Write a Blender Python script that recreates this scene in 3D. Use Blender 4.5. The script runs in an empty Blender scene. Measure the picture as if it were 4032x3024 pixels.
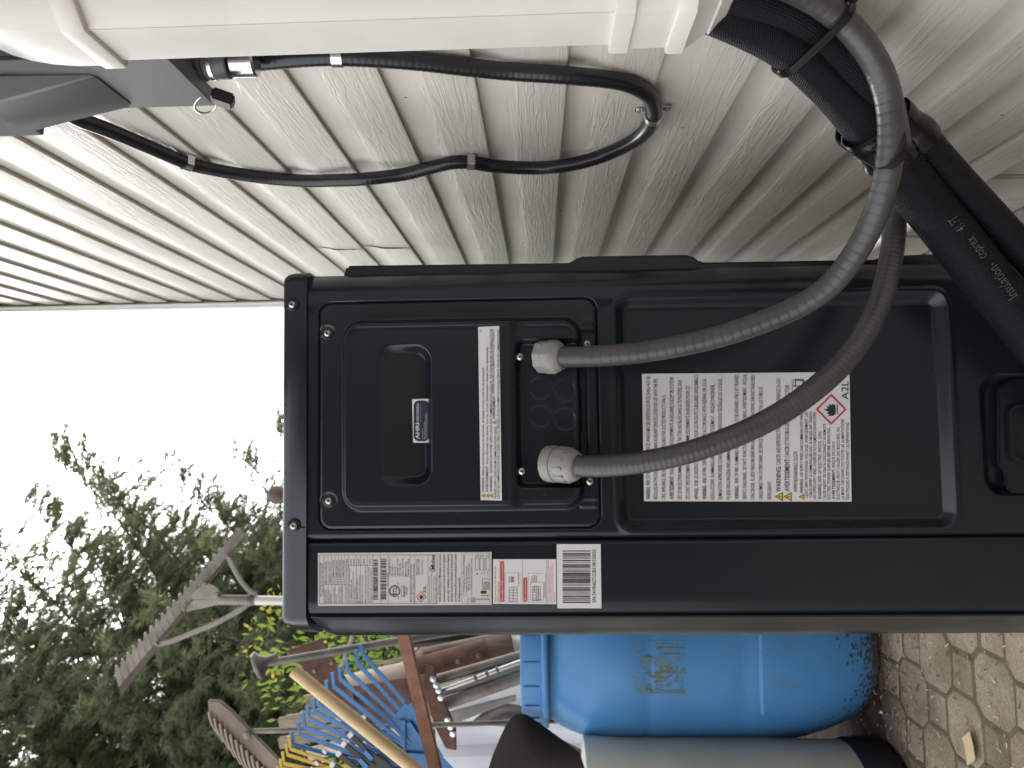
import bpy, bmesh, math, random
import numpy as np
from mathutils import Vector, Matrix

random.seed(7)
rng = np.random.default_rng(11)
scene = bpy.context.scene
COL = scene.collection
R = math.radians

# ------------------------------------------------------------------ camera
# The phone was held upright beside the wall; the picture is stored lying on its side,
# so the camera is rolled a quarter turn.  x: towards the house wall, y: along it, z: up.
F_PX = 3028.0
S = 4032.0 / 2212.0
_Y = np.array([117.0, -184.0, 3028.0]); _Y /= np.linalg.norm(_Y)
_Z = np.array([-1.0, -0.016, 0.0]); _Z[2] = -(_Z[0]*_Y[0] + _Z[1]*_Y[1]) / _Y[2]; _Z /= np.linalg.norm(_Z)
_X = np.cross(_Y, _Z)
if _X[1] < 0: _X = -_X
CM = np.stack([_X, _Y, _Z], 1)
EYE = np.array([0.0, 0.0, 0.87])

def ray(px, py):
    d = np.array([px*S - 2016.0, -(py*S - 1512.0), F_PX])
    return CM.T @ d
def at_y(px, py, Y): d = ray(px, py); return Vector(EYE + d*(Y/d[1]))
def at_x(px, py, X): d = ray(px, py); return Vector(EYE + d*(X/d[0]))
def at_z(px, py, Z): d = ray(px, py); return Vector(EYE + d*((Z-EYE[2])/d[2]))

cam_data = bpy.data.cameras.new("camera")
cam = bpy.data.objects.new("camera", cam_data)
COL.objects.link(cam)
m = Matrix.Identity(4)
for i in range(3):
    m[i][0] = CM[0][i]; m[i][1] = CM[1][i]; m[i][2] = -CM[2][i]; m[i][3] = EYE[i]
cam.matrix_world = m
cam_data.sensor_width = 36.0
cam_data.lens = 36.0*F_PX/4032.0
cam_data.clip_start = 0.02
cam_data.clip_end = 2000.0
cam_data.dof.use_dof = True
cam_data.dof.focus_distance = 0.90
cam_data.dof.aperture_fstop = 10.0
scene.camera = cam

# ------------------------------------------------------------------ sky, sun, exposure
SUN_EL, SUN_AZ = 44.0, -9.0          # azimuth from +y (along the wall) towards -x
world = bpy.data.worlds.new("World")
scene.world = world
world.use_nodes = True
wn = world.node_tree
wn.nodes.clear()
wo = wn.nodes.new("ShaderNodeOutputWorld")
bg = wn.nodes.new("ShaderNodeBackground")
sky = wn.nodes.new("ShaderNodeTexSky")
sky.sky_type = 'NISHITA'
sky.sun_disc = False
sky.sun_elevation = R(SUN_EL)
sky.sun_rotation = R(SUN_AZ)
sky.air_density = 1.0
sky.dust_density = 4.0
sky.ozone_density = 1.0
hs = wn.nodes.new("ShaderNodeHueSaturation")
hs.inputs['Saturation'].default_value = 0.22      # thin bright cloud
wn.links.new(sky.outputs[0], hs.inputs['Color'])
wn.links.new(hs.outputs[0], bg.inputs['Color'])
bg.inputs['Strength'].default_value = 0.09
veil = wn.nodes.new("ShaderNodeBackground")        # even white cloud cover over the whole dome
veil.inputs['Color'].default_value = (0.98, 0.99, 1.0, 1)
veil.inputs['Strength'].default_value = 0.80
both = wn.nodes.new("ShaderNodeAddShader")
wn.links.new(bg.outputs[0], both.inputs[0]); wn.links.new(veil.outputs[0], both.inputs[1])
wn.links.new(both.outputs[0], wo.inputs['Surface'])

sun_data = bpy.data.lights.new("sun", 'SUN')
sun_data.energy = 1.0
sun_data.angle = R(20)
sun_data.color = (1.0, 0.96, 0.9)
sun = bpy.data.objects.new("sun", sun_data)
COL.objects.link(sun)
sd = Vector((math.sin(R(SUN_AZ))*math.cos(R(SUN_EL)), math.cos(R(SUN_AZ))*math.cos(R(SUN_EL)), math.sin(R(SUN_EL))))
sun.rotation_euler = sd.to_track_quat('Z', 'Y').to_euler()
sun.location = sd*20

scene.view_settings.view_transform = 'Standard'
scene.view_settings.look = 'None'
scene.view_settings.gamma = 1.0
scene.view_settings.use_curve_mapping = False
scene.view_settings.exposure = 1.3
scene.render.engine = 'CYCLES'
scene.cycles.use_denoising = True
scene.cycles.max_bounces = 8
scene.cycles.caustics_reflective = False
scene.cycles.caustics_refractive = False

# ------------------------------------------------------------------ materials
MATS = {}
def mat(name, color, rough=0.5, metal=0.0, var=0.0, var_scale=20.0, var_color=None, bump=0.0, bump_scale=200.0,
        spec=0.5, coat=0.0, stretch=(1,1,1), rough_var=0.0, translucent=0.0, coords='Object', detail=4.0):
    if name in MATS: return MATS[name]
    M = bpy.data.materials.new(name); M.use_nodes = True
    nt = M.node_tree; b = nt.nodes["Principled BSDF"]
    b.inputs['Base Color'].default_value = (*color, 1)
    b.inputs['Roughness'].default_value = rough
    b.inputs['Metallic'].default_value = metal
    b.inputs['Specular IOR Level'].default_value = spec
    if coat: b.inputs['Coat Weight'].default_value = coat; b.inputs['Coat Roughness'].default_value = 0.15
    if var or bump or rough_var:
        tc = nt.nodes.new("ShaderNodeTexCoord"); mp = nt.nodes.new("ShaderNodeMapping")
        mp.inputs['Scale'].default_value = stretch
        nt.links.new(tc.outputs[coords], mp.inputs['Vector'])
    if var or rough_var:
        n = nt.nodes.new("ShaderNodeTexNoise"); n.inputs['Scale'].default_value = var_scale
        n.inputs['Detail'].default_value = detail; n.inputs['Roughness'].default_value = 0.6
        nt.links.new(mp.outputs[0], n.inputs['Vector'])
    if var:
        rp = nt.nodes.new("ShaderNodeValToRGB")
        rp.color_ramp.elements[0].position = 0.35; rp.color_ramp.elements[1].position = 0.68
        vc = var_color if var_color else tuple(c*(1-var) for c in color)
        rp.color_ramp.elements[0].color = (*vc, 1); rp.color_ramp.elements[1].color = (*color, 1)
        nt.links.new(n.outputs['Fac'], rp.inputs['Fac'])
        nt.links.new(rp.outputs[0], b.inputs['Base Color'])
    if rough_var:
        mr = nt.nodes.new("ShaderNodeMapRange")
        mr.inputs['To Min'].default_value = max(0.02, rough-rough_var); mr.inputs['To Max'].default_value = min(1, rough+rough_var)
        nt.links.new(n.outputs['Fac'], mr.inputs['Value']); nt.links.new(mr.outputs[0], b.inputs['Roughness'])
    if bump:
        n2 = nt.nodes.new("ShaderNodeTexNoise"); n2.inputs['Scale'].default_value = bump_scale
        n2.inputs['Detail'].default_value = 3
        nt.links.new(mp.outputs[0], n2.inputs['Vector'])
        bp = nt.nodes.new("ShaderNodeBump"); bp.inputs['Strength'].default_value = bump; bp.inputs['Distance'].default_value = 0.002
        nt.links.new(n2.outputs['Fac'], bp.inputs['Height']); nt.links.new(bp.outputs[0], b.inputs['Normal'])
    if translucent:
        tr = nt.nodes.new("ShaderNodeBsdfTranslucent"); mx = nt.nodes.new("ShaderNodeMixShader")
        mx.inputs[0].default_value = translucent
        out = nt.nodes["Material Output"]
        if var: nt.links.new(rp.outputs[0], tr.inputs['Color'])
        else: tr.inputs['Color'].default_value = (*color, 1)
        nt.links.new(b.outputs[0], mx.inputs[1]); nt.links.new(tr.outputs[0], mx.inputs[2])
        nt.links.new(mx.outputs[0], out.inputs['Surface'])
    MATS[name] = M
    return M

def nodes_of(M): return M.node_tree, M.node_tree.nodes["Principled BSDF"]

# vinyl siding: embossed wood grain running along the boards
def siding_material():
    M = mat('siding_vinyl', (0.62, 0.585, 0.52), rough=0.42, spec=0.4)
    nt, b = nodes_of(M)
    tc = nt.nodes.new("ShaderNodeTexCoord"); sep = nt.nodes.new("ShaderNodeSeparateXYZ")
    nt.links.new(tc.outputs['UV'], sep.inputs[0])          # u: metres along, v: 0..1 up the profile, grain only on the flat
    geo = nt.nodes.new("ShaderNodeNewGeometry")
    mp = nt.nodes.new("ShaderNodeMapping"); mp.inputs['Scale'].default_value = (1, 5.5, 95)
    nt.links.new(geo.outputs['Position'], mp.inputs['Vector'])
    n1 = nt.nodes.new("ShaderNodeTexNoise"); n1.inputs['Scale'].default_value = 1.0; n1.inputs['Detail'].default_value = 2.5; n1.inputs['Distortion'].default_value = 0.6
    nt.links.new(mp.outputs[0], n1.inputs['Vector'])
    # thin grooves: distance of the noise from a mid value
    wv = nt.nodes.new("ShaderNodeMath"); wv.operation = 'MULTIPLY'; wv.inputs[1].default_value = 26.0
    nt.links.new(n1.outputs['Fac'], wv.inputs[0])
    sn = nt.nodes.new("ShaderNodeMath"); sn.operation = 'SINE'; nt.links.new(wv.outputs[0], sn.inputs[0])
    rp = nt.nodes.new("ShaderNodeValToRGB")
    rp.color_ramp.elements[0].position = 0.0; rp.color_ramp.elements[0].color = (0, 0, 0, 1)
    rp.color_ramp.elements[1].position = 0.55; rp.color_ramp.elements[1].color = (1, 1, 1, 1)
    nt.links.new(sn.outputs[0], rp.inputs['Fac'])
    # fine fibres
    mp2 = nt.nodes.new("ShaderNodeMapping"); mp2.inputs['Scale'].default_value = (1, 40, 420)
    nt.links.new(geo.outputs['Position'], mp2.inputs['Vector'])
    n2 = nt.nodes.new("ShaderNodeTexNoise"); n2.inputs['Scale'].default_value = 1.0; n2.inputs['Detail'].default_value = 2
    nt.links.new(mp2.outputs[0], n2.inputs['Vector'])
    ad = nt.nodes.new("ShaderNodeMath"); ad.operation = 'MULTIPLY_ADD'; ad.inputs[1].default_value = 0.55
    nt.links.new(n2.outputs['Fac'], ad.inputs[0]); nt.links.new(rp.outputs[0], ad.inputs[2])
    msk = nt.nodes.new("ShaderNodeMapRange"); msk.inputs['From Min'].default_value = 0.70; msk.inputs['From Max'].default_value = 0.62
    nt.links.new(sep.outputs['Y'], msk.inputs['Value'])
    ml = nt.nodes.new("ShaderNodeMath"); ml.operation = 'MULTIPLY'
    nt.links.new(ad.outputs[0], ml.inputs[0]); nt.links.new(msk.outputs[0], ml.inputs[1])
    bp = nt.nodes.new("ShaderNodeBump"); bp.inputs['Strength'].default_value = 0.42; bp.inputs['Distance'].default_value = 0.0009
    nt.links.new(ml.outputs[0], bp.inputs['Height']); nt.links.new(bp.outputs[0], b.inputs['Normal'])
    # faint dirt and specks
    n3 = nt.nodes.new("ShaderNodeTexNoise"); n3.inputs['Scale'].default_value = 5.0; n3.inputs['Detail'].default_value = 6
    nt.links.new(geo.outputs['Position'], n3.inputs['Vector'])
    r3 = nt.nodes.new("ShaderNodeValToRGB"); r3.color_ramp.elements[0].position = 0.3; r3.color_ramp.elements[1].position = 0.62
    r3.color_ramp.elements[0].color = (0.51, 0.484, 0.435, 1); r3.color_ramp.elements[1].color = (0.60, 0.575, 0.525, 1)
    nt.links.new(n3.outputs['Fac'], r3.inputs['Fac'])
    v = nt.nodes.new("ShaderNodeTexVoronoi"); v.inputs['Scale'].default_value = 28.0
    nt.links.new(geo.outputs['Position'], v.inputs['Vector'])
    n4 = nt.nodes.new("ShaderNodeTexNoise"); n4.inputs['Scale'].default_value = 3.0
    nt.links.new(geo.outputs['Position'], n4.inputs['Vector'])
    tq = nt.nodes.new("ShaderNodeMapRange"); tq.inputs['From Min'].default_value = 0.42; tq.inputs['From Max'].default_value = 0.75
    tq.inputs['To Min'].default_value = 0.0; tq.inputs['To Max'].default_value = 0.10
    nt.links.new(n4.outputs['Fac'], tq.inputs['Value'])
    lt = nt.nodes.new("ShaderNodeMath"); lt.operation = 'LESS_THAN'
    nt.links.new(v.outputs['Distance'], lt.inputs[0]); nt.links.new(tq.outputs[0], lt.inputs[1])
    mx = nt.nodes.new("ShaderNodeMix"); mx.data_type = 'RGBA'
    nt.links.new(lt.outputs[0], mx.inputs['Factor']); nt.links.new(r3.outputs[0], mx.inputs[6]); mx.inputs[7].default_value = (0.16, 0.12, 0.08, 1)
    nt.links.new(mx.outputs[2], b.inputs['Base Color'])
    return M

def weave_material(name, color, pitch=0.0024, rough=0.55, bump=0.6):
    M = mat(name, color, rough=rough, spec=0.22)
    nt, b = nodes_of(M)
    tc = nt.nodes.new("ShaderNodeTexCoord"); sep = nt.nodes.new("ShaderNodeSeparateXYZ")
    nt.links.new(tc.outputs['UV'], sep.inputs[0])
    def lin(a, c):
        x = nt.nodes.new("ShaderNodeMath"); x.operation = 'MULTIPLY'; x.inputs[1].default_value = a*2*math.pi/pitch
        y = nt.nodes.new("ShaderNodeMath"); y.operation = 'MULTIPLY_ADD'; y.inputs[1].default_value = c*2*math.pi/pitch
        nt.links.new(sep.outputs['X'], x.inputs[0]); nt.links.new(sep.outputs['Y'], y.inputs[0]); nt.links.new(x.outputs[0], y.inputs[2])
        s = nt.nodes.new("ShaderNodeMath"); s.operation = 'SINE'; nt.links.new(y.outputs[0], s.inputs[0]); return s
    a, c = lin(0.5, 0.9), lin(-0.5, 0.9)
    mx = nt.nodes.new("ShaderNodeMath"); mx.operation = 'MAXIMUM'
    nt.links.new(a.outputs[0], mx.inputs[0]); nt.links.new(c.outputs[0], mx.inputs[1])
    bp = nt.nodes.new("ShaderNodeBump"); bp.inputs['Strength'].default_value = bump; bp.inputs['Distance'].default_value = 0.0007
    nt.links.new(mx.outputs[0], bp.inputs['Height']); nt.links.new(bp.outputs[0], b.inputs['Normal'])
    return M

M_SIDING = siding_material()
M_WEAVE = weave_material('braided_insulation', (0.0065, 0.0075, 0.0105), rough=0.5, bump=0.8)
M_UNIT = mat('charcoal_powder_coat', (0.0085, 0.0115, 0.0170), rough=0.23, spec=0.42, bump=0.035, bump_scale=1800, rough_var=0.09, var_scale=5, var=1, var_color=(0.0125, 0.0150, 0.0195), detail=9)
nodes_of(M_UNIT)[1].inputs['Specular Tint'].default_value = (0.90, 0.95, 1.0, 1)
M_UNIT_D = mat('charcoal_dark', (0.018, 0.02, 0.024), rough=0.5)
M_PVC = mat('cover_white_pvc', (0.63, 0.608, 0.58), rough=0.38, var=0.13, var_scale=7, rough_var=0.08)
M_WHITE = mat('white_vinyl', (0.76, 0.76, 0.75), rough=0.4, var=0.08, var_scale=12)
M_BOX = mat('grey_enclosure_paint', (0.125, 0.13, 0.132), rough=0.46, spec=0.5, var=0.08, var_scale=14)
M_CONDUIT = mat('grey_flex_pvc', (0.060, 0.061, 0.061), rough=0.38, var=0.25, var_scale=30, rough_var=0.1)
M_BLACKPVC = mat('black_flex_pvc', (0.0095, 0.0105, 0.014), rough=0.30, spec=0.5)
M_TIE = mat('black_nylon', (0.008, 0.008, 0.009), rough=0.25, spec=0.35)
M_TAPE = mat('black_tape', (0.006, 0.006, 0.007), spec=0.35, rough=0.24, bump=0.6, bump_scale=120)
M_FITTING = mat('light_grey_fitting', (0.25, 0.25, 0.235), rough=0.40)
M_STEEL = mat('zinc_steel', (0.62, 0.62, 0.62), rough=0.25, metal=1.0)
M_SCREW = mat('stainless_screw', (0.55, 0.53, 0.5), rough=0.32, metal=1.0)
M_SLOT = mat('screw_slot_dark', (0.01, 0.01, 0.01), rough=0.7)
M_ALU = mat('weathered_aluminium', (0.27, 0.245, 0.22), rough=0.55, metal=0.35, var=0.35, var_scale=16, bump=0.15, bump_scale=90)
M_RUST = mat('rusty_steel', (0.17, 0.075, 0.045), rough=0.85, var=1, var_color=(0.06, 0.035, 0.028), var_scale=22, bump=0.5, bump_scale=160)
M_RUSTPINK = mat('primer_rust', (0.33, 0.185, 0.135), rough=0.8, var=1, var_color=(0.24, 0.115, 0.075), var_scale=28, bump=0.3, bump_scale=140)
M_OLDSTEEL = mat('old_grey_steel', (0.2, 0.185, 0.175), rough=0.45, metal=0.6, var=0.4, var_scale=14, rough_var=0.15)
M_GREYPIPE = mat('grey_galvanised', (0.28, 0.275, 0.25), rough=0.5, metal=0.3, var=1, var_color=(0.14, 0.10, 0.07), var_scale=9, rough_var=0.15)
M_BLUEPL = mat('blue_rake_plastic', (0.040, 0.19, 0.48), rough=0.42, var=0.15, var_scale=14)
M_YELLOW = mat('yellow_rake_enamel', (0.55, 0.36, 0.012), rough=0.38, var=0.2, var_scale=20)
M_BLACKPL = mat('black_plastic', (0.014, 0.014, 0.015), rough=0.45)
M_WOODPALE = mat('pale_new_wood', (0.62, 0.46, 0.25), rough=0.6, var=0.22, var_scale=7, stretch=(12, 12, 1.0))
M_WOODGREY = mat('weathered_wood', (0.30, 0.25, 0.19), rough=0.85, var=0.5, var_scale=9, stretch=(10, 10, 0.8), bump=0.5, bump_scale=60)
M_WOODBROWN = mat('brown_log_wood', (0.16, 0.105, 0.07), rough=0.85, var=0.5, var_scale=9, stretch=(8, 8, 0.8), bump=0.6, bump_scale=60)
M_BARKY = mat('bark', (0.055, 0.040, 0.030), rough=0.95, var=0.5, var_scale=6, stretch=(6, 6, 1), bump=0.6, bump_scale=30)
M_DIRT = mat('soil_dirt', (0.085, 0.060, 0.042), rough=1.0, var=0.6, var_scale=30, bump=1.0, bump_scale=140)
M_TARP = mat('pale_tarp', (0.60, 0.62, 0.68), rough=0.6, var=0.12, var_scale=4)
M_DARKBROWN = mat('dark_brown_plastic', (0.013, 0.008, 0.0065), rough=0.8, var=0.3, var_scale=6)
M_CARD = mat('card_scrap', (0.52, 0.40, 0.25), rough=0.9, var=0.12, var_scale=40)
M_LABEL = mat('label_paper', (0.56, 0.545, 0.545), rough=0.5)
M_LABELW = mat('label_white', (0.66, 0.66, 0.68), rough=0.4)
M_INK = mat('ink_black', (0.018, 0.018, 0.02), rough=0.6)
M_INKGREY = mat('ink_grey', (0.075, 0.07, 0.075), rough=0.6)
M_INKRED = mat('ink_red', (0.52, 0.035, 0.05), rough=0.55)
M_INKYEL = mat('ink_yellow', (0.75, 0.42, 0.03), rough=0.55)
M_NAVY = mat('ink_navy', (0.012, 0.022, 0.05), rough=0.45)
M_INKPALE = mat('ink_pale_grey', (0.30, 0.29, 0.29), rough=0.5)
M_PIPEPRINT = mat('faded_print', (0.06, 0.066, 0.066), rough=0.7)

# ------------------------------------------------------------------ mesh helpers
class MB:
    """collects verts and faces; build() links them as ONE mesh object"""
    def __init__(s): s.v = []; s.f = []; s.uv = []; s.mi = []; s.cur = 0; s.has_uv = False
    def add(s, verts, faces, uvs=None):
        o = len(s.v); s.v += [tuple(p) for p in verts]
        for k, fc in enumerate(faces):
            s.f.append(tuple(i+o for i in fc)); s.mi.append(s.cur)
            if uvs is not None: s.uv.append(uvs[k]); s.has_uv = True
            else: s.uv.append([(0.0, 0.0)]*len(fc))
        return s
    def box(s, c, d, rot=None):
        x, y, z = d[0]/2, d[1]/2, d[2]/2
        vs = [Vector(p) for p in ((-x,-y,-z),(x,-y,-z),(x,y,-z),(-x,y,-z),(-x,-y,z),(x,-y,z),(x,y,z),(-x,y,z))]
        if rot is not None: vs = [rot @ p for p in vs]
        vs = [p + Vector(c) for p in vs]
        return s.add(vs, [(0,3,2,1),(4,5,6,7),(0,1,5,4),(1,2,6,5),(2,3,7,6),(3,0,4,7)])
    def bar(s, a, b, w, t, side=None):
        """rectangular bar from a to b; w across `side`, t across the third axis"""
        a, b = Vector(a), Vector(b); d = (b-a).normalized()
        sd_ = Vector(side) if side is not None else Vector((0, -1, 0)).cross(d)
        sd_ = (sd_ - d*sd_.dot(d)).normalized(); n = d.cross(sd_).normalized()
        vs = []
        for p in (a, b):
            for i, j in ((-1,-1),(1,-1),(1,1),(-1,1)): vs.append(p + sd_*(i*w/2) + n*(j*t/2))
        return s.add(vs, [(3,2,1,0),(4,5,6,7),(0,1,5,4),(1,2,6,5),(2,3,7,6),(3,0,4,7)])
    def tube(s, path, r, n=12, caps=True, rf=None, flat=1.0, flat_dir=None):
        P = [Vector(p) for p in path]; N = len(P)
        T = []
        for i in range(N):
            t = P[min(i+1, N-1)] - P[max(i-1, 0)]
            T.append(t.normalized() if t.length > 1e-9 else Vector((0, 0, 1)))
        ref = Vector(flat_dir) if flat_dir is not None else (Vector((0, 0, 1)) if abs(T[0].z) < 0.9 else Vector((1, 0, 0)))
        u = (ref - T[0]*ref.dot(T[0])).normalized()
        vs = []; L = 0.0; Ls = []
        for i in range(N):
            if i: L += (P[i]-P[i-1]).length
            Ls.append(L)
            u = (u - T[i]*u.dot(T[i]))
            u = u.normalized() if u.length > 1e-6 else T[i].orthogonal().normalized()
            w = T[i].cross(u)
            rr = r(i/(N-1)) if callable(r) else (r[i] if isinstance(r, (list, tuple)) else r)
            if rf: rr = rr*rf(L)
            for k in range(n):
                a = 2*math.pi*k/n
                vs.append(P[i] + u*(math.cos(a)*rr*flat) + w*(math.sin(a)*rr))
        r0 = r(0.5) if callable(r) else (max(r) if isinstance(r, (list, tuple)) else r)
        fs, uvs = [], []
        for i in range(N-1):
            for k in range(n):
                k2 = (k+1) % n
                fs.append((i*n+k, i*n+k2, (i+1)*n+k2, (i+1)*n+k))
                c0, c1 = 2*math.pi*r0*k/n, 2*math.pi*r0*(k+1)/n
                uvs.append([(c0, Ls[i]), (c1, Ls[i]), (c1, Ls[i+1]), (c0, Ls[i+1])])
        if caps:
            fs.append(tuple(range(n-1, -1, -1))); uvs.append([(0, 0)]*n)
            fs.append(tuple((N-1)*n+k for k in range(n))); uvs.append([(0, 0)]*n)
        return s.add(vs, fs, uvs)
    def lathe(s, prof, origin, axis=(0, 0, 1), n=32, caps=True):
        """prof: list of (radius, height along axis)"""
        ax = Vector(axis).normalized(); u = ax.orthogonal().normalized(); w = ax.cross(u); o = Vector(origin)
        vs = []
        for r, h in prof:
            for k in range(n):
                a = 2*math.pi*k/n
                vs.append(o + ax*h + (u*math.cos(a) + w*math.sin(a))*r)
        fs = []
        for i in range(len(prof)-1):
            for k in range(n):
                k2 = (k+1) % n
                fs.append((i*n+k, i*n+k2, (i+1)*n+k2, (i+1)*n+k))
        if caps:
            fs.append(tuple(range(n-1, -1, -1))); fs.append(tuple((len(prof)-1)*n+k for k in range(n)))
        return s.add(vs, fs)
    def prism(s, poly, ext):
        """poly: 3-D points of a planar outline; ext: extrusion vector"""
        n = len(poly); P = [Vector(p) for p in poly]; e = Vector(ext)
        vs = P + [p+e for p in P]
        fs = [tuple(range(n)), tuple(range(2*n-1, n-1, -1))]
        for i in range(n): j = (i+1) % n; fs.append((i, i+n, j+n, j))
        return s.add(vs, fs)
    def build(s, name, material, parent=None, smooth=True, bevel=0.0, bevel_seg=2, angle=40):
        me = bpy.data.meshes.new(name)
        me.from_pydata(s.v, [], s.f)
        mats_ = material if isinstance(material, (list, tuple)) else [material]
        for mm in mats_: me.materials.append(mm)
        if len(mats_) > 1: me.polygons.foreach_set('material_index', s.mi)
        if s.has_uv:
            ul = me.uv_layers.new(name='UVMap')
            flat = [c for fc in s.uv for q in fc for c in q]
            ul.data.foreach_set('uv', flat)
        bm = bmesh.new(); bm.from_mesh(me)
        bmesh.ops.recalc_face_normals(bm, faces=bm.faces)
        if bevel > 0:
            es = [e for e in bm.edges if len(e.link_faces) == 2 and e.calc_face_angle(0) > R(30)]
            bmesh.ops.bevel(bm, geom=es, offset=bevel, segments=bevel_seg, affect='EDGES', clamp_overlap=True)
        bm.to_mesh(me); bm.free()
        o = bpy.data.objects.new(name, me); COL.objects.link(o)
        if smooth:
            me.polygons.foreach_set('use_smooth', [True]*len(me.polygons))
            try: me.set_sharp_from_angle(angle=R(angle))
            except Exception: pass
        if parent is not None:
            o.parent = parent
            o.matrix_parent_inverse = parent_inv(parent)
        return o

def parent_inv(p):
    m_ = Matrix.Identity(4); q = p; chain = []
    while q is not None: chain.append(q); q = q.parent
    for q in reversed(chain): m_ = m_ @ q.matrix_parent_inverse @ q.matrix_basis
    return m_.inverted()

def thing(name, label, cat, loc=(0, 0, 0), group=None):
    o = bpy.data.objects.new(name, None); COL.objects.link(o); o.location = loc
    o.empty_display_size = 0.05
    return tag(o, label, cat, group)
def tag(o, label=None, cat=None, group=None, kind=None):
    if label: o['label'] = label
    if cat: o['category'] = cat
    if group: o['group'] = group
    if kind: o['kind'] = kind
    return o

def spline(pts, n=10):
    P = [Vector(p) for p in pts]; out = []
    for i in range(len(P)-1):
        p0 = P[max(i-1, 0)]; p1 = P[i]; p2 = P[i+1]; p3 = P[min(i+2, len(P)-1)]
        for k in range(n):
            t = k/n
            out.append(0.5*((2*p1) + (p2-p0)*t + (2*p0-5*p1+4*p2-p3)*t*t + (3*p1-p0-3*p2+p3)*t**3))
    out.append(P[-1]); return out
def resample(path, step):
    L = [0.0]
    for i in range(1, len(path)): L.append(L[-1] + (path[i]-path[i-1]).length)
    n = max(2, int(L[-1]/step)); out = []; j = 0
    for k in range(n+1):
        d = L[-1]*k/n
        while j < len(L)-2 and L[j+1] < d: j += 1
        t = (d-L[j])/max(1e-9, L[j+1]-L[j]); out.append(path[j].lerp(path[j+1], min(1, max(0, t))))
    return out
def smooth(path, it=120):
    P = np.array([tuple(p) for p in path])
    for _ in range(it): P[1:-1] = P[1:-1]*.5 + (P[:-2]+P[2:])*.25
    return [Vector(p) for p in P]
def frame_at(path, i):
    a, b = path[max(i-1, 0)], path[min(i+1, len(path)-1)]
    return (b-a).normalized()
def nearest(path, p): return min(range(len(path)), key=lambda i: (path[i]-p).length)
# ------------------------------------------------------------------ ground and paving
gm = MB(); gm.add([(-300,-300,-0.22),(300,-300,-0.22),(300,300,-0.22),(-300,300,-0.22)], [(0,1,2,3)])
M_GROUND = mat('ground_earth', (0.34, 0.31, 0.25), rough=1.0, var=1, var_color=(0.20, 0.18, 0.13), var_scale=3, bump=0.6, bump_scale=20)
ground = gm.build('ground', M_GROUND); tag(ground, kind='structure')

M_JOINT = mat('joint_sand_moss', (0.13, 0.108, 0.072), rough=1.0, var=1, var_color=(0.065, 0.064, 0.030), var_scale=14, bump=1.0, bump_scale=300)
pm = MB(); pm.box((-1.14, 0.25, -0.1225), (2.52, 4.1, 0.240))
paving = pm.build('paving', M_JOINT, smooth=False); tag(paving, kind='structure')

def paver_material():
    M = mat('concrete_paver', (0.30, 0.265, 0.20), rough=0.95)
    nt, b = nodes_of(M)
    oi = nt.nodes.new("ShaderNodeObjectInfo"); geo = nt.nodes.new("ShaderNodeNewGeometry")
    n = nt.nodes.new("ShaderNodeTexNoise"); n.inputs['Scale'].default_value = 260; n.inputs['Detail'].default_value = 4; n.inputs['Roughness'].default_value = 0.7
    nt.links.new(geo.outputs['Position'], n.inputs['Vector'])
    r = nt.nodes.new("ShaderNodeValToRGB")
    e = r.color_ramp.elements; e[0].position = 0.3; e[0].color = (0.145, 0.120, 0.088, 1); e[1].position = 0.72; e[1].color = (0.39, 0.345, 0.275, 1)
    k = r.color_ramp.elements.new(0.52); k.color = (0.24, 0.205, 0.153, 1)
    nt.links.new(n.outputs['Fac'], r.inputs['Fac'])
    n2 = nt.nodes.new("ShaderNodeTexNoise"); n2.inputs['Scale'].default_value = 7; n2.inputs['Detail'].default_value = 5
    nt.links.new(geo.outputs['Position'], n2.inputs['Vector'])
    r2 = nt.nodes.new("ShaderNodeValToRGB"); e = r2.color_ramp.elements; e[0].position = 0.32; e[0].color = (0.62, 0.56, 0.48, 1); e[1].position = 0.66; e[1].color = (1.08, 1.05, 1.0, 1)
    nt.links.new(n2.outputs['Fac'], r2.inputs['Fac'])
    mx = nt.nodes.new("ShaderNodeMix"); mx.data_type = 'RGBA'; mx.blend_type = 'MULTIPLY'; mx.inputs['Factor'].default_value = 1.0
    nt.links.new(r.outputs[0], mx.inputs[6]); nt.links.new(r2.outputs[0], mx.inputs[7])
    mr = nt.nodes.new("ShaderNodeMapRange"); mr.inputs['To Min'].default_value = 0.82; mr.inputs['To Max'].default_value = 1.15
    nt.links.new(oi.outputs['Random'], mr.inputs['Value'])
    sc = nt.nodes.new("ShaderNodeVectorMath"); sc.operation = 'SCALE'
    nt.links.new(mx.outputs[2], sc.inputs[0]); nt.links.new(mr.outputs[0], sc.inputs['Scale'])
    nt.links.new(sc.outputs[0], b.inputs['Base Color'])
    bp = nt.nodes.new("ShaderNodeBump"); bp.inputs['Strength'].default_value = 0.7; bp.inputs['Distance'].default_value = 0.0012
    nt.links.new(n.outputs['Fac'], bp.inputs['Height']); nt.links.new(bp.outputs[0], b.inputs['Normal'])
    return M
M_PAVER = paver_material()

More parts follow.
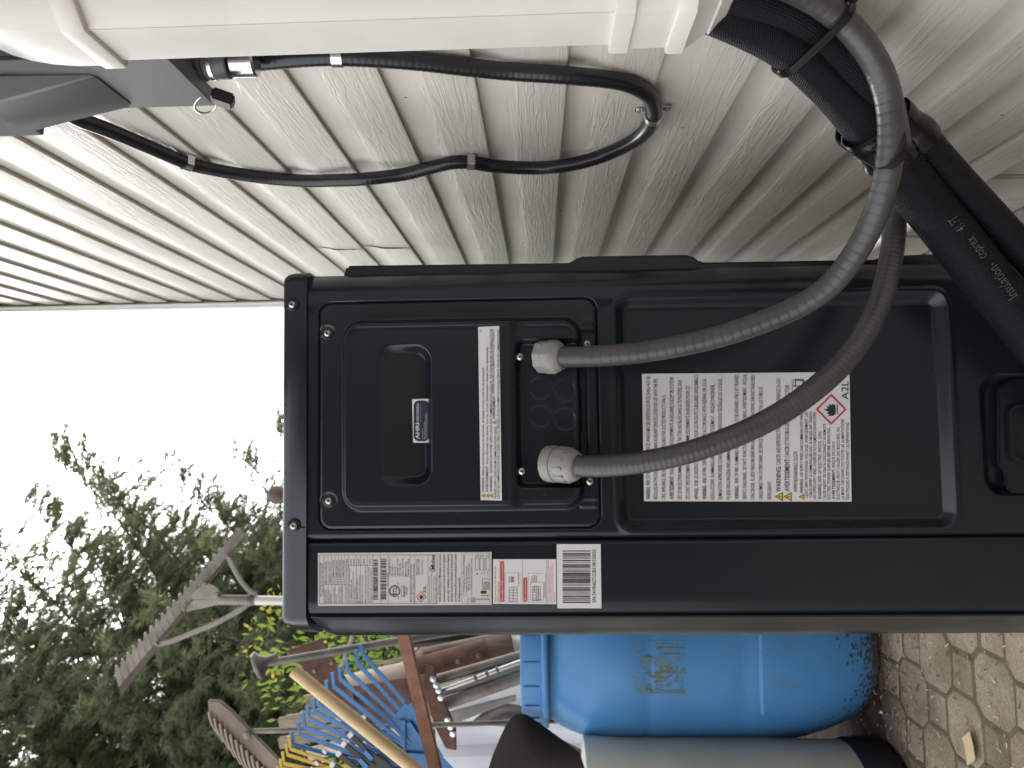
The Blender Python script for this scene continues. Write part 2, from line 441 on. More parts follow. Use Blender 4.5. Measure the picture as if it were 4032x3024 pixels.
PITCH, SQ = 0.1125, 0.084
def octagon(inset):
    h = PITCH - SQ/2 - inset; a = SQ/2 + inset*0.0
    a = SQ/2 - inset*0.4
    return [(h, -a), (h, a), (a, h), (-a, h), (-h, a), (-h, -a), (-a, -h), (a, -h)]
def square(inset):
    h = SQ/2 - inset; return [(h, -h), (h, h), (-h, h), (-h, -h)]
def paver_mesh(fn, nm):
    rings = [(0.0035, -0.03), (0.0035, -0.004), (0.0055, -0.001), (0.010, 0.0)]
    vs, fs = [], []
    n = len(fn(0))
    for ins, z in rings: vs += [(x, y, z) for x, y in fn(ins)]
    for i in range(len(rings)-1):
        for k in range(n): fs.append((i*n+k, i*n+(k+1) % n, (i+1)*n+(k+1) % n, (i+1)*n+k))
    fs.append(tuple((len(rings)-1)*n+k for k in range(n)))
    me = bpy.data.meshes.new(nm); me.from_pydata(vs, [], fs); me.materials.append(M_PAVER)
    me.polygons.foreach_set('use_smooth', [True]*len(me.polygons)); me.set_sharp_from_angle(angle=R(50))
    return me, vs, fs
oct_me, oct_v, oct_f = paver_mesh(octagon, 'paver_octagon')
sq_me, sq_v, sq_f = paver_mesh(square, 'paver_square')
PX0, PY0 = -0.632, 1.905
rest = MB()
for i in range(-19, 10):
    for j in range(-32, 4):
        cx, cy = PX0 + i*PITCH, PY0 + j*PITCH
        if cx > 0.06 or cx < -2.3: continue
        isoct = (i+j) % 2 == 0
        dz = random.uniform(-0.0022, 0.0012); tx, ty = random.uniform(-.008, .008), random.uniform(-.008, .008)
        rz = random.uniform(-.02, .02)
        if -1.35 < cx < 0.05 and cy > 0.85:
            o = bpy.data.objects.new('paver', oct_me if isoct else sq_me); COL.objects.link(o)
            o.location = (cx + random.uniform(-.0012, .0012), cy + random.uniform(-.0012, .0012), dz)
            o.rotation_euler = (tx, ty, rz); o.parent = paving
        else:
            vv, ff = (oct_v, oct_f) if isoct else (sq_v, sq_f)
            rest.add([(x+cx, y+cy, z+dz) for x, y, z in vv], ff)
tag(rest.build('distant_pavers', M_PAVER, paving), kind='stuff')

# soil and rotted leaf litter along the far edge of the paving, banked against the barrel
def heightfield(fn, x0, x1, nx, y0, y1, ny):
    vs, fs = [], []
    for j in range(ny+1):
        for i in range(nx+1):
            x = x0+(x1-x0)*i/nx; y = y0+(y1-y0)*j/ny; vs.append((x, y, fn(x, y)))
    for j in range(ny):
        for i in range(nx):
            a = j*(nx+1)+i; fs.append((a, a+1, a+nx+2, a+nx+1))
    return vs, fs
from mathutils import noise as mn
def soil_h(x, y):
    edge = 2.03 + 0.05*mn.noise((x*5, 3.1, 0)) + 0.02*mn.noise((x*22, 1.1, 0))
    t = (y-edge)/0.12
    h = -0.012 + 0.030*max(0, min(1, t)) + 0.010*mn.noise((x*9, y*9, 2)) + 0.005*mn.noise((x*40, y*40, 5))
    return -0.24 if (x > 0.10 or x < -2.37 or y > 4.17) else (h if y > edge-0.03 else -0.03)
sm = MB(); sm.add(*heightfield(soil_h, -2.4, 0.36, 180, 1.9, 4.2, 150))
soil = sm.build('soil', M_DIRT); tag(soil, 'dark soil and rotted needles behind the paving', 'soil', kind='stuff')
lit = MB()
for k in range(2600):
    x = random.uniform(-1.3, -0.1); y = random.gauss(2.06, 0.12)
    if random.random() < 0.32: x = random.uniform(-1.25, -0.1); y = random.uniform(1.2, 2.1)
    z = max(soil_h(x, y), 0.0) + 0.003
    L, w, a = random.uniform(.004, .016), random.uniform(.0006, .0018), random.uniform(0, 6.28)
    dx, dy = math.cos(a)*L/2, math.sin(a)*L/2; ex, ey = -math.sin(a)*w, math.cos(a)*w
    lit.cur = 0 if random.random() < 0.7 else 1
    lit.add([(x-dx-ex, y-dy-ey, z), (x+dx-ex, y+dy-ey, z+random.uniform(0, .003)), (x+dx+ex, y+dy+ey, z+.001), (x-dx+ex, y-dy+ey, z)], [(0, 1, 2, 3)])
M_LIT1 = mat('litter_brown', (0.11, 0.065, 0.04), rough=1); M_LIT2 = mat('litter_pale', (0.42, 0.35, 0.25), rough=1)
tag(lit.build('leaf_litter', [M_LIT1, M_LIT2], smooth=False), 'brown needles and pale bits scattered over the paving', 'litter', kind='stuff')
moss = MB()
for k in range(520):                                   # moss tufts that grew in the joints
    i, j = random.randint(-6, 4), random.randint(-7, 2)
    cx, cy = PX0+i*PITCH, PY0+j*PITCH
    hx = PITCH/2*random.choice((-1, 1)); 
    if mn.noise((cx*4+5, cy*4, 1)) < -0.05: continue
    t = random.uniform(-SQ/2, SQ/2)
    if (i+j) % 2: p = random.choice([(SQ/2, t), (-SQ/2, t), (t, SQ/2), (t, -SQ/2)])
    else: continue
    x, y = cx+p[0]+random.gauss(0, .0022), cy+p[1]+random.gauss(0, .0022); s_ = random.uniform(.0018, .004)
    for q in range(3):
        a = random.uniform(0, 6.28); moss.add([(x, y, -.006), (x+math.cos(a)*s_, y+math.sin(a)*s_, -.003), (x+math.cos(a+1)*s_*.5, y+math.sin(a+1)*s_*.5, .001)], [(0, 1, 2)])
M_MOSS = mat('moss_green', (0.055, 0.075, 0.018), rough=1)
tag(moss.build('joint_moss', M_MOSS, smooth=False), 'green moss growing in the paving joints', 'moss', kind='stuff')

# ------------------------------------------------------------------ house wall: siding boards over a block footing
XW = 0.400                   # where the butt edges of the boards stand
EXPO, Z_REF = 0.1040, 0.836
Y_END = 2.262
wm = MB(); wm.box((XW+0.080, (Y_END-2.6)/2, 1.75), (0.13, Y_END+2.6, 3.2))
M_SHEATH = mat('sheathing_board', (0.30, 0.17, 0.07), rough=0.9, var=0.5, var_scale=18)
house = wm.build('house_wall', M_SHEATH, smooth=False)
tag(house, 'house wall of beige wood-grain vinyl siding beside the heat pump', 'wall')
PROF = [(-0.0056, 0.0016), (0.0, 0.0006), (0.0006, 0.0), (0.0011, 0.0008), (0.0013, 0.003), (0.0011, 0.030), (0.0007, 0.056), (0.0000, 0.061), (-0.0018, 0.068), (-0.0036, 0.0770), (-0.0050, 0.0870), (-0.0058, 0.1000), (-0.0060, 0.114)]
def siding_board(z0, y0, y1, seed, drop=0.0, out=0.0):
    n = max(4, int((y1-y0)/0.05)); vs, fs, uv = [], [], []
    np_ = len(PROF)
    for i in range(n+1):
        y = y0+(y1-y0)*i/n
        wz = 0.0016*mn.noise((y*1.7, seed*3.7, 0)) + 0.0005*mn.noise((y*6, seed*1.9, 4))
        wo_ = 0.0022*mn.noise((y*2.3, seed*2.1, 9)) 
        for k, (o_, zr) in enumerate(PROF):
            bow = wo_*math.sin(math.pi*min(1, zr/EXPO)) + 0.0009*mn.noise((y*5, zr*60, seed))*(1 if 4 < k < 9 else 0.2)
            vs.append((XW - o_ - out - bow, y, z0 + zr + wz - drop))
    for i in range(n):
        for k in range(np_-1):
            a = i*np_+k; fs.append((a, a+1, a+np_+1, a+np_))
            v0, v1 = PROF[k][1]/EXPO, PROF[k+1][1]/EXPO; u0, u1 = y0+(y1-y0)*i/n, y0+(y1-y0)*(i+1)/n
            if k < 3: v0 = v1 = 0.9
            uv.append([(u0, v0), (u0, v1), (u1, v1), (u1, v0)])
    b = MB(); b.add(vs, fs, uv)
    return b.build('siding_board', M_SIDING, house, angle=60)
for k in range(-7, 23):
    z0 = Z_REF + EXPO*k if k > -7 else 0.134
    if k in (3, 4):
        siding_board(z0, -2.5, 1.655, k); siding_board(z0, 1.630, Y_END-0.012, k+40, drop=0.0012, out=0.0016)
    elif k in (-4, -3):
        siding_board(z0, -2.5, 2.02, k); siding_board(z0, 1.995, Y_END-0.012, k+40, drop=0.001, out=0.0016)
    else:
        siding_board(z0, -2.5, Y_END-0.012, k)
ev = MB(); ev.box((0.19, -0.05, 2.845), (0.56, 5.1, 0.05)); ev.box((-0.10, -0.05, 2.88), (0.03, 5.1, 0.17)); ev.build('added_shade_eave', M_WHITE, house, smooth=False)  # unseen eave, added to shade the upper siding
wg = MB(); wg.box((-0.62, -2.70, 1.55), (2.25, 0.20, 3.55)); wg.build('added_sky_blocker', mat('sky_blocker_dark', (0.10, 0.088, 0.075), rough=0.8, var=0.3, var_scale=6), house, smooth=False)  # unseen dark wall behind the camera, added to cut sky reflections on the unit
cp = MB(); cp.box((XW+0.03, Y_END+0.012, 1.72), (0.095, 0.040, 3.25)); cp.box((XW-0.009, Y_END-0.020, 1.72), (0.006, 0.022, 3.25))
cp.build('corner_post', M_WHITE, house, bevel=0.002)
M_BLOCK = mat('footing_block', (0.58, 0.53, 0.46), rough=0.95, var=0.25, var_scale=9, bump=0.6, bump_scale=120)
M_MORTAR = mat('footing_mortar', (0.33, 0.28, 0.23), rough=1.0, bump=0.5, bump_scale=160)
sb_ = MB(); sb_.box((XW+0.020, (Y_END-2.6)/2, 0.139), (0.024, Y_END+2.5, 0.016)); sb_.build('sill_board', M_SHEATH, house, smooth=False)
fm = MB(); fm.box((XW+0.092, (Y_END-2.6)/2, -0.055), (0.13, Y_END+2.58, 0.405)); fm.build('footing', M_MORTAR, house, smooth=False)
yy = -2.5
while yy < Y_END-0.05:
    for zz in (-0.160, 0.034):
        off = 0.0 if zz < 0 else 0.20
        b = MB(); L = 0.39
        y0, y1 = yy+off, min(yy+off+L, Y_END-0.01)
        if y1-y0 < 0.03: continue
        b.box((XW+0.022, (y0+y1)/2, zz), (0.016, y1-y0-0.010, 0.184)); b.build('block', M_BLOCK, house, bevel=0.003)
    yy += 0.40

gs_ = MB(); gs_.box((0.262, -0.15, -0.205), (0.27, 4.8, 0.02))  # pale strip added to bounce light onto the low siding
tag(gs_.build('added_bounce_strip', mat('bounce_strip_pale', (0.52, 0.50, 0.46), rough=0.9, var=0.2, var_scale=6), smooth=False), kind='structure')
# white conduit pipe along the wall foot
pv = MB(); a0, a1 = at_x(1975, 480, 0.372), at_x(1896, 536, 0.372)
d = (a1-a0); pv.tube([Vector((0.372, 1.37, a0.z)), Vector((0.372, 2.2, a0.z))], 0.0105, 16)
tag(pv.build('white_pipe', M_WHITE), 'thin white plastic pipe along the foot of the siding', 'pipe')

# ------------------------------------------------------------------ white line-set cover
YF, YN, XF = 0.658, 0.581, 0.335
lc = thing('line_set_cover', 'white plastic line set cover running up the siding', 'pipe cover', (XF+0.03, 0.62, 0.72))
def duct_ring(xf, yn, yf, rad=0.012, n=5, xw=None):
    """open-backed section outline in (x, y), rounded on the two front corners"""
    xw = XW-0.004 if xw is None else xw
    pts = [(xw, yn)]
    cf = 0.019
    pts += [(xf+cf+0.0012, yn), (xf+cf-0.0006, yn+0.0006), (xf+0.0006, yn+cf-0.0006), (xf, yn+cf+0.0012)]
    for k in range(n+1):
        a = math.pi/2*k/n; pts.append((xf+0.006-0.006*math.cos(a), yf-0.006+0.006*math.sin(a)))
    pts.append((xw, yf)); return pts
def duct(levels, name, parent, material=M_PVC):
    """levels: list of (z, grow, dx) stacked sections"""
    vs, fs = [], []
    for z, g, dx in levels:
        r = duct_ring(XF-g+dx, YN-g, YF+g, 0.011); n = len(r)
        vs += [(x, y, z) for x, y in r]
    for i in range(len(levels)-1):
        for k in range(n-1): fs.append((i*n+k, i*n+k+1, (i+1)*n+k+1, (i+1)*n+k))
    b = MB(); b.add(vs, fs); return b.build(name, material, parent, angle=35)
zr1 = 1.25
dd = duct([(0.80, 0, 0), (0.95, 0, 0), (1.10, 0, 0), (1.262, 0, 0)], 'cover_duct', lc)
# shallow edge bead along the duct
bd = MB(); bd.tube([(XF-0.0002, YN+0.0205, 0.80), (XF-0.0002, YN+0.0205, 1.26)], 0.0007, 6); bd.build('edge_bead', M_PVC, dd)
duct([(1.238, 0.0, 0), (1.238, 0.0042, 0), (1.240, 0.0050, 0), (1.256, 0.0050, 0), (1.258, 0.0040, 0), (1.258, 0.0, 0)], 'joint_band', lc)
lv = []
for k in range(9):
    a = R(90)*k/8; lv.append((1.258+0.10*math.sin(a)*1.2, 0.0030+0.002*math.sin(a), 0.05*(1-math.cos(a))))
lv.insert(0, (1.2575, 0.0, 0))
el = duct(lv, 'wall_elbow', lc)
hl = MB(); hl.tube([(XF-0.0025, YN+0.012, 1.330), (XF-0.0025, YN+0.012, 1.350)], 0.0055, 10, flat=0.3, flat_dir=(1, 0, 0)); hl.build('screw_hole', mat('brown_hole', (0.20, 0.15, 0.11), rough=0.8), el)
duct([(0.806, 0.0, 0), (0.806, 0.0052, 0), (0.804, 0.0056, 0), (0.790, 0.0056, 0), (0.7895, 0.0030, 0), (0.757, 0.0030, 0), (0.7565, 0.0062, 0), (0.754, 0.0070, 0), (0.742, 0.0070, 0), (0.7400, 0.0050, 0.001), (0.722, -0.0030, 0.003), (0.7205, -0.0020, 0.003), (0.708, -0.0105, 0.004)], 'end_fitting', lc)

# ------------------------------------------------------------------ disconnect box
XB, YB0, YB1 = 0.3455, 0.668, 0.776
db = thing('disconnect_box', 'grey metal disconnect box on the siding beside the white cover', 'electrical box', (XB, 0.76, 1.22))
b = MB(); b.box(((XB+0.006+XW-0.003)/2, (YB0+0.006+YB1-0.008)/2, 1.40), (XW-0.003-XB-0.006, YB1-YB0-0.014, 0.36)); b.build('enclosure', M_BOX, db, bevel=0.002)
b = MB(); b.box((XB+0.0008, (YB0+YB1)/2, 1.385), (0.0016, YB1-YB0, 0.355))
b.box((XB+0.008, YB1-0.0008, 1.385), (0.016, 0.0016, 0.355)); b.box((XB+0.008, (YB0+YB1)/2, 1.2083), (0.016, YB1-YB0, 0.0016))
fc = b.build('front_cover', M_BOX, db, bevel=0.0006, smooth=False)
# wedge-shaped hood pressed into the cover, deepest at its upper end
ya, yb = YB0+0.020, YB1-0.004
hv = [(XB, ya+0.006, 1.288), (XB, yb-0.002, 1.288), (XB, yb, 1.412), (XB, ya, 1.412), (XB-0.003, ya+0.012, 1.292), (XB-0.003, yb-0.008, 1.292), (XB-0.030, yb-0.006, 1.403), (XB-0.030, ya+0.012, 1.403)]
b = MB(); b.add(hv, [(3,2,1,0),(4,5,6,7),(0,1,5,4),(1,2,6,5),(2,3,7,6),(3,0,4,7)]); b.build('raised_hood', M_BOX, fc, bevel=0.0035, bevel_seg=3, angle=60)
b = MB(); p = at_x(97, 276, XW-0.012); b.box((XW-0.013, p.y-0.10, p.z+0.13), (0.018, 0.20, 0.26)); b.build('back_plate', mat('grey_back_plate', (0.085, 0.088, 0.09), rough=0.75), db, bevel=0.0015)
# cable connector under the box
cx_, cy_ = 0.3765, 0.746
b = MB(); b.lathe([(0.0175, 1.205), (0.0175, 1.212)], (cx_, cy_, 0), n=24); b.lathe([(0.016, 1.180), (0.016, 1.2045)], (cx_, cy_, 0), n=24); b.build('connector_body', M_BOX, db, bevel=0.001)
b = MB(); b.lathe([(0.0155, 1.1995), (0.0172, 1.1985), (0.0172, 1.1945), (0.0155, 1.1935)], (cx_, cy_, 0), n=24); b.build('connector_ring', M_STEEL, db)
b = MB(); b.lathe([(0.0128, 1.152), (0.0150, 1.154), (0.0150, 1.176), (0.0128, 1.1785)], (cx_, cy_, 0), n=24); b.build('connector_nut', M_STEEL, db)
# small lock through the cover lip
lk = thing('cover_lock', 'small black lock with wire shackle on the grey box lip', 'lock', (XB-0.01, YB1-0.03, 1.205))
b = MB(); pts = []
for k in range(15):
    a = math.pi*1.5*k/14; pts.append(Vector((XB-0.004-0.009*math.sin(a*0.7), YB1-0.020-0.010*math.cos(a), 1.2085+0.0105*math.sin(a))))
b.tube(resample(spline(pts, 3), 0.001), 0.0013, 8); b.build('shackle', M_STEEL, lk)
b = MB(); rot = Matrix.Rotation(R(20), 3, 'X') @ Matrix.Rotation(R(15), 3, 'Y')
b.box((XB-0.007, YB1-0.031, 1.186), (0.012, 0.019, 0.022), rot); b.build('lock_body', M_BLACKPL, lk, bevel=0.002)

# ------------------------------------------------------------------ black flexible conduit looping over the siding, with its clamps
XC = XW-0.0115
cpx = [(128, 236), (174, 259), (226, 278), (313, 314), (403, 352), (460, 366), (521, 377), (590, 386), (660, 391), (713, 390), (783, 387), (869, 377), (930, 362), (975, 352), (1015, 351), (1060, 358), (1147, 363), (1210, 359), (1269, 347), (1325, 327), (1373, 302), (1400, 278), (1411, 252), (1412, 229), (1394, 200), (1338, 176), (1227, 163), (1095, 154), (1000, 144), (907, 133), (820, 126), (729, 122), (660, 124), (590, 130), (548, 134)]
cp3 = [at_x(x, y, XC) for x, y in cpx]
for i, p in enumerate(cp3):                      # it bows off the wall between clamps
    t = cpx[i]
    bow = 0.010*math.exp(-((t[0]-1230)/70)**2)*(1 if t[1] > 250 else 0.4) + 0.010*math.exp(-((t[0]-780)/110)**2)*(1 if t[1] > 250 else 0)
    sc_ = (XC-bow)/XC; e = Vector(EYE); cp3[i] = e + (p-e)*sc_
cp3.append(Vector((cx_, cy_, 1.170)))
cpath = resample(spline(cp3, 8), 0.0018)
b = MB(); b.tube(cpath, 0.0097, 14, rf=lambda L: 1.0 + 0.012*math.sin(2*math.pi*L/0.0068))
cable = b.build('black_conduit', M_BLACKPVC, angle=80)
tag(cable, 'black flexible conduit looping across the siding from the grey box', 'conduit')
def clamp(px, py, label, ears=True, width=0.011):
    i = nearest(cpath, at_x(px, py, XC)); c = cpath[i]; t = frame_at(cpath, i)
    nrm = (Vector((-1, 0, 0)) - t*Vector((-1, 0, 0)).dot(t)).normalized(); sd_ = t.cross(nrm).normalized()
    b = MB(); pr = []
    r = 0.0101
    if ears: pr.append(-sd_*(r+0.012) - nrm*(r-0.001))
    pr.append(-sd_*(r+0.0008) - nrm*(r-0.001))
    for k in range(13):
        a = math.pi*k/12; pr.append(-sd_*(r*math.cos(a)) + nrm*(r*math.sin(a)))
    pr.append(sd_*(r+0.0008) - nrm*(r-0.001)); pr.append(sd_*(r+0.012) - nrm*(r-0.001))
    vs, fs = [], []
    for p in pr:
        for w in (-width/2, width/2): vs.append(c+p+t*w)
    k0 = len(vs)
    cen = []
    for q, p in enumerate(pr):
        out = Vector((0, 0, 0))
        rr = p - nrm*0; out = (p.normalized() if 2 <= q <= len(pr)-3 else nrm)
        for w in (-width/2, width/2): vs.append(c+p+out*0.0011+t*w)
    n = len(pr)
    for q in range(n-1):
        fs += [(2*q, 2*q+1, 2*q+3, 2*q+2), (k0+2*q, k0+2*q+2, k0+2*q+3, k0+2*q+1), (2*q, 2*q+2, k0+2*q+2, k0+2*q), (2*q+1, k0+2*q+1, k0+2*q+3, 2*q+3)]
    b.add(vs, fs); o = b.build('conduit_clamp', M_STEEL, angle=50)
    tag(o, label, 'clamp', 'conduit clamps on the siding')
    for sgn in ((-1, 1) if ears else (1,)):
        s_ = MB(); s_.lathe([(0.0034, 0), (0.0034, 0.0016), (0.002, 0.0028)], c+sd_*(sgn*(r+0.0075))-nrm*(r-0.0022), nrm, n=8); s_.build('clamp_screw', M_SCREW, o)
    return o
clamp(403, 352, 'zinc clamp on the black conduit nearest below the grey box', ears=False)
clamp(1015, 351, 'zinc clamp midway on the black conduit beside the heat pump top', ears=False)
clamp(1412, 250, 'zinc two-eared clamp at the bottom bend of the black conduit')
clamp(727, 122, 'zinc clamp on the black conduit at the edge of the white cover', ears=False)

# ------------------------------------------------------------------ insulated line set
def c3(x, y): return ((2632+x*.633)/S, (0+y*.633)/S)
def path_from(lst, conv):
    return [at_y(*conv(x, y), Y) for x, y, Y in lst]
pa = [Vector((0.366, 0.634, 0.80)), Vector((0.364, 0.636, 0.75))] + path_from([(520, 180, .672), (770, 320, .690), (940, 485, .712), (1100, 640, .735), (1270, 830, .757), (1420, 1020, .777), (1560, 1210, .793), (1740, 1430, .806), (1920, 1659, .816), (2250, 2075, .832), (2600, 2520, .850), (2760, 2760, .900)], c3)
pb = [Vector((0.368, 0.606, 0.80)), Vector((0.3665, 0.608, 0.75))] + path_from([(560, 20, .655), (800, 120, .672), (1010, 310, .697), (1210, 530, .724), (1360, 700, .748), (1566, 862, .768), (1748, 1066, .785), (1935, 1268, .799), (2095, 1440, .810), (2272, 1636, .820), (2630, 2040, .834), (2980, 2440, .852), (3130, 2620, .900)], c3)
pathA, pathB = smooth(resample(spline(pa, 10), 0.004), 40), smooth(resample(spline(pb, 10), 0.004), 40)
b = MB(); b.tube(pathA, lambda t: 0.0185 + 0.0064*max(0, min(1, (t-0.30)/0.15)), 22)
pipeA = b.build('insulated_pipe', M_WEAVE, angle=80); tag(pipeA, 'thick black braided insulated pipe with faded print, in front of the heat pump edge', 'pipe', 'insulated line set pipes')
b = MB(); b.tube(pathB, lambda t: 0.0185 - 0.0022*min(1, t*2), 22)
pipeB = b.build('insulated_pipe', M_WEAVE, angle=80); tag(pipeB, 'thinner black braided insulated pipe running nearest to the house footing', 'pipe', 'insulated line set pipes')
# glossy tape joint round both pipes
i0, i1 = nearest(pathA, at_y(*c3(1215, 800), .75)), nearest(pathA, at_y(*c3(1420, 1020), .777))
tb = MB(); tb.tube(pathA[i0:i1], lambda t: 0.0256+0.0008*math.sin(t*9) + 0.0008*math.sin(t*60), 22, caps=False)
tp = tb.build('pipe_tape', M_TAPE, pipeA, angle=80)
i0, i1 = nearest(pathB, at_y(*c3(1380, 720), .75)), nearest(pathB, at_y(*c3(1590, 935), .77))
tb = MB(); tb.tube(pathB[i0:i1], lambda t: 0.0198+0.0007*math.sin(t*11) + 0.0006*math.sin(t*70), 22, caps=False); tb.build('pipe_tape', M_TAPE, pipeB, angle=80)

# ------------------------------------------------------------------ two grey flexible conduits from the unit
def c5(x, y): return ((2300+x*.633)/S, (950+y*.633)/S)
g1 = path_from([(1205, 771, .858), (1225, 772, .850), (1262, 771, .842), (1366, 764, .830), (1470, 747, .818), (1574, 722, .805), (1678, 684, .790), (1782, 634, .770), (1843, 558, .748), (1890, 474, .726), (1916, 392, .706), (1928, 313, .694), (1928, 243, .688), (1914, 172, .680), (1882, 112, .672), (1832, 52, .662), (1775, 6, .650)], lambda x, y: (x, y)) + [Vector((0.370, 0.606, 0.70)), Vector((0.372, 0.600, 0.76))]
g2 = path_from([(1218, 1004, .852), (1240, 1007, .842), (1280, 1009, .832), (1366, 1002, .818), (1470, 983, .806), (1574, 948, .797), (1678, 900, .792), (1748, 851, .790), (1817, 792, .791), (1870, 722, .796), (1904, 650, .806), (1922, 573, .818), (1932, 521, .826), (1934, 469, .834), (1930, 400, .830), (1912, 320, .816), (1880, 235, .792), (1835, 160, .764), (1775, 90, .730), (1700, 50, .705)], lambda x, y: (x, y)) + [Vector((0.376, 0.645, 0.72)), Vector((0.378, 0.643, 0.77))]
G1, G2 = smooth(resample(spline(g1, 10), 0.0014), 500), smooth(resample(spline(g2, 10), 0.0014), 500)
def ringed(L):
    s_ = (L % 0.0098)/0.0098
    return 1.0 + 0.006*math.sin(2*math.pi*s_) - 0.030*math.exp(-((s_-0.5)/0.07)**2)
b = MB(); b.tube(G1, 0.0119, 18, rf=ringed); gc1 = b.build('grey_conduit', M_CONDUIT, angle=80)
tag(gc1, 'grey flexible conduit entering the right-hand fitting and crossing the black pipes', 'conduit', 'grey conduits feeding the heat pump')
def ringed2(L):
    s_ = (L % 0.0056)/0.0056
    return 1.0 + 0.013*math.sin(2*math.pi*s_)
b = MB(); b.tube(G2, 0.0119, 18, rf=ringed2); gc2 = b.build('grey_conduit', mat('dark_grey_flex_pvc', (0.060, 0.060, 0.060), rough=0.36, var=0.2, var_scale=30, rough_var=0.1), angle=80)
tag(gc2, 'darker grey ringed conduit sweeping across the white warning label', 'conduit', 'grey conduits feeding the heat pump')

# cable ties round the bundle
def convex_loop(cs, rs, axis, n=72, extra=0.0012):
    ax = axis.normalized(); u = ax.orthogonal().normalized(); w = ax.cross(u); c = sum(cs, Vector())/len(cs); pts = []
    hull = []
    for k in range(n):
        a = 2*math.pi*k/n; dr = u*math.cos(a) + w*math.sin(a)
        h = max((q-c).dot(dr) + r + extra for q, r in zip(cs, rs)); hull.append((a, h))
    for k in range(n):                                    # support function -> envelope point
        a, h = hull[k]; dh = (hull[(k+1) % n][1] - hull[k-1][1])/(2*2*math.pi/n)
        dr = u*math.cos(a) + w*math.sin(a); tg = -u*math.sin(a) + w*math.cos(a)
        pts.append(c + dr*h + tg*dh)
    return pts, ax
def cable_tie(ctr, axis, paths, radii, label, head_dir):
    cs, rs = [], []
    for p, r in zip(paths, radii):
        best = min(p, key=lambda q: abs((q-ctr).dot(axis))*3 + (q-ctr).length)
        q = best - axis*((best-ctr).dot(axis)); cs.append(q); rs.append(r)
    pts, ax = convex_loop(cs, rs, axis)
    n = len(pts); vs, fs = [], []; c = sum(cs, Vector())/len(cs)
    for p in pts:
        o_ = (p-c).normalized()
        for dw, do in ((-.0036, 0), (.0036, 0), (.0036, .0014), (-.0036, .0014)): vs.append(p + ax*dw + o_*do)
    for i in range(n):
        j = (i+1) % n
        for k in range(4): fs.append((i*4+k, i*4+(k+1) % 4, j*4+(k+1) % 4, j*4+k))
    b = MB(); b.add(vs, fs); o = b.build('cable_tie', M_TIE, angle=50)
    tag(o, label, 'cable tie', 'black cable ties round the pipe bundle')
    hp = max(pts, key=lambda p: (p-c).dot(head_dir)); hb = MB(); hb.box(hp + (hp-c).normalized()*0.002, (0.0085, 0.0085, 0.006), ax.to_track_quat('Z', 'Y').to_matrix()); hb.build('tie_head', M_TIE, o, bevel=0.001)
    return o
k = nearest(pathA, at_y(*c3(775, 325), .690)); cable_tie(pathA[k].lerp(pathB[nearest(pathB, pathA[k])], .5), (at_y(*c3(1080, 210), .69)-at_y(*c3(880, 30), .67)).normalized().lerp(frame_at(pathA, k), .5).normalized(), [pathA, pathB, G1], [.0195, .0190, .0140], 'black cable tie just under the end of the white cover', Vector((0.5, -0.5, -0.5)))
k = nearest(pathA, at_y(*c3(1190, 750), .748)); cable_tie(pathA[k].lerp(pathB[nearest(pathB, pathA[k])], .5), (frame_at(pathA, k)+Vector((0.06, 0, -0.25))).normalized(), [pathA, pathB, G1], [.0262, .0205, .0165], 'black cable tie over the glossy taped joint of the pipes', Vector((1, -0.6, -0.2)))
# ------------------------------------------------------------------ heat pump outdoor unit
YU = 0.880
def UP(px, py, h=0.0): return at_y(px, py, YU-h)
def XZ(px, py): p = UP(px, py); return p.x, p.z
def rect(x0, y0, x1, y1):
    """picture rectangle -> (xmin, xmax, zmin, zmax) on the service side"""
    ps = [XZ(x0, y0), XZ(x1, y0), XZ(x1, y1), XZ(x0, y1)]
    xs = sorted(p[0] for p in ps); zs = sorted(p[1] for p in ps)
    return (xs[0]+xs[1])/2, (xs[2]+xs[3])/2, (zs[0]+zs[1])/2, (zs[2]+zs[3])/2
def rr_sdf(X, Z, rc, rad):
    cx, cz = (rc[0]+rc[1])/2, (rc[2]+rc[3])/2; hx, hz = (rc[1]-rc[0])/2-rad, (rc[3]-rc[2])/2-rad
    qx, qz = np.abs(X-cx)-hx, np.abs(Z-cz)-hz
    return np.hypot(np.maximum(qx, 0), np.maximum(qz, 0)) + np.minimum(np.maximum(qx, qz), 0) - rad
def step(d, w):
    """1 inside, 0 outside, over a band of width w centred on the outline"""
    t = np.clip(0.5 - d/w, 0, 1); return t*t*(3-2*t)
def bump_line(d, w): return np.exp(-(d/w)**2)
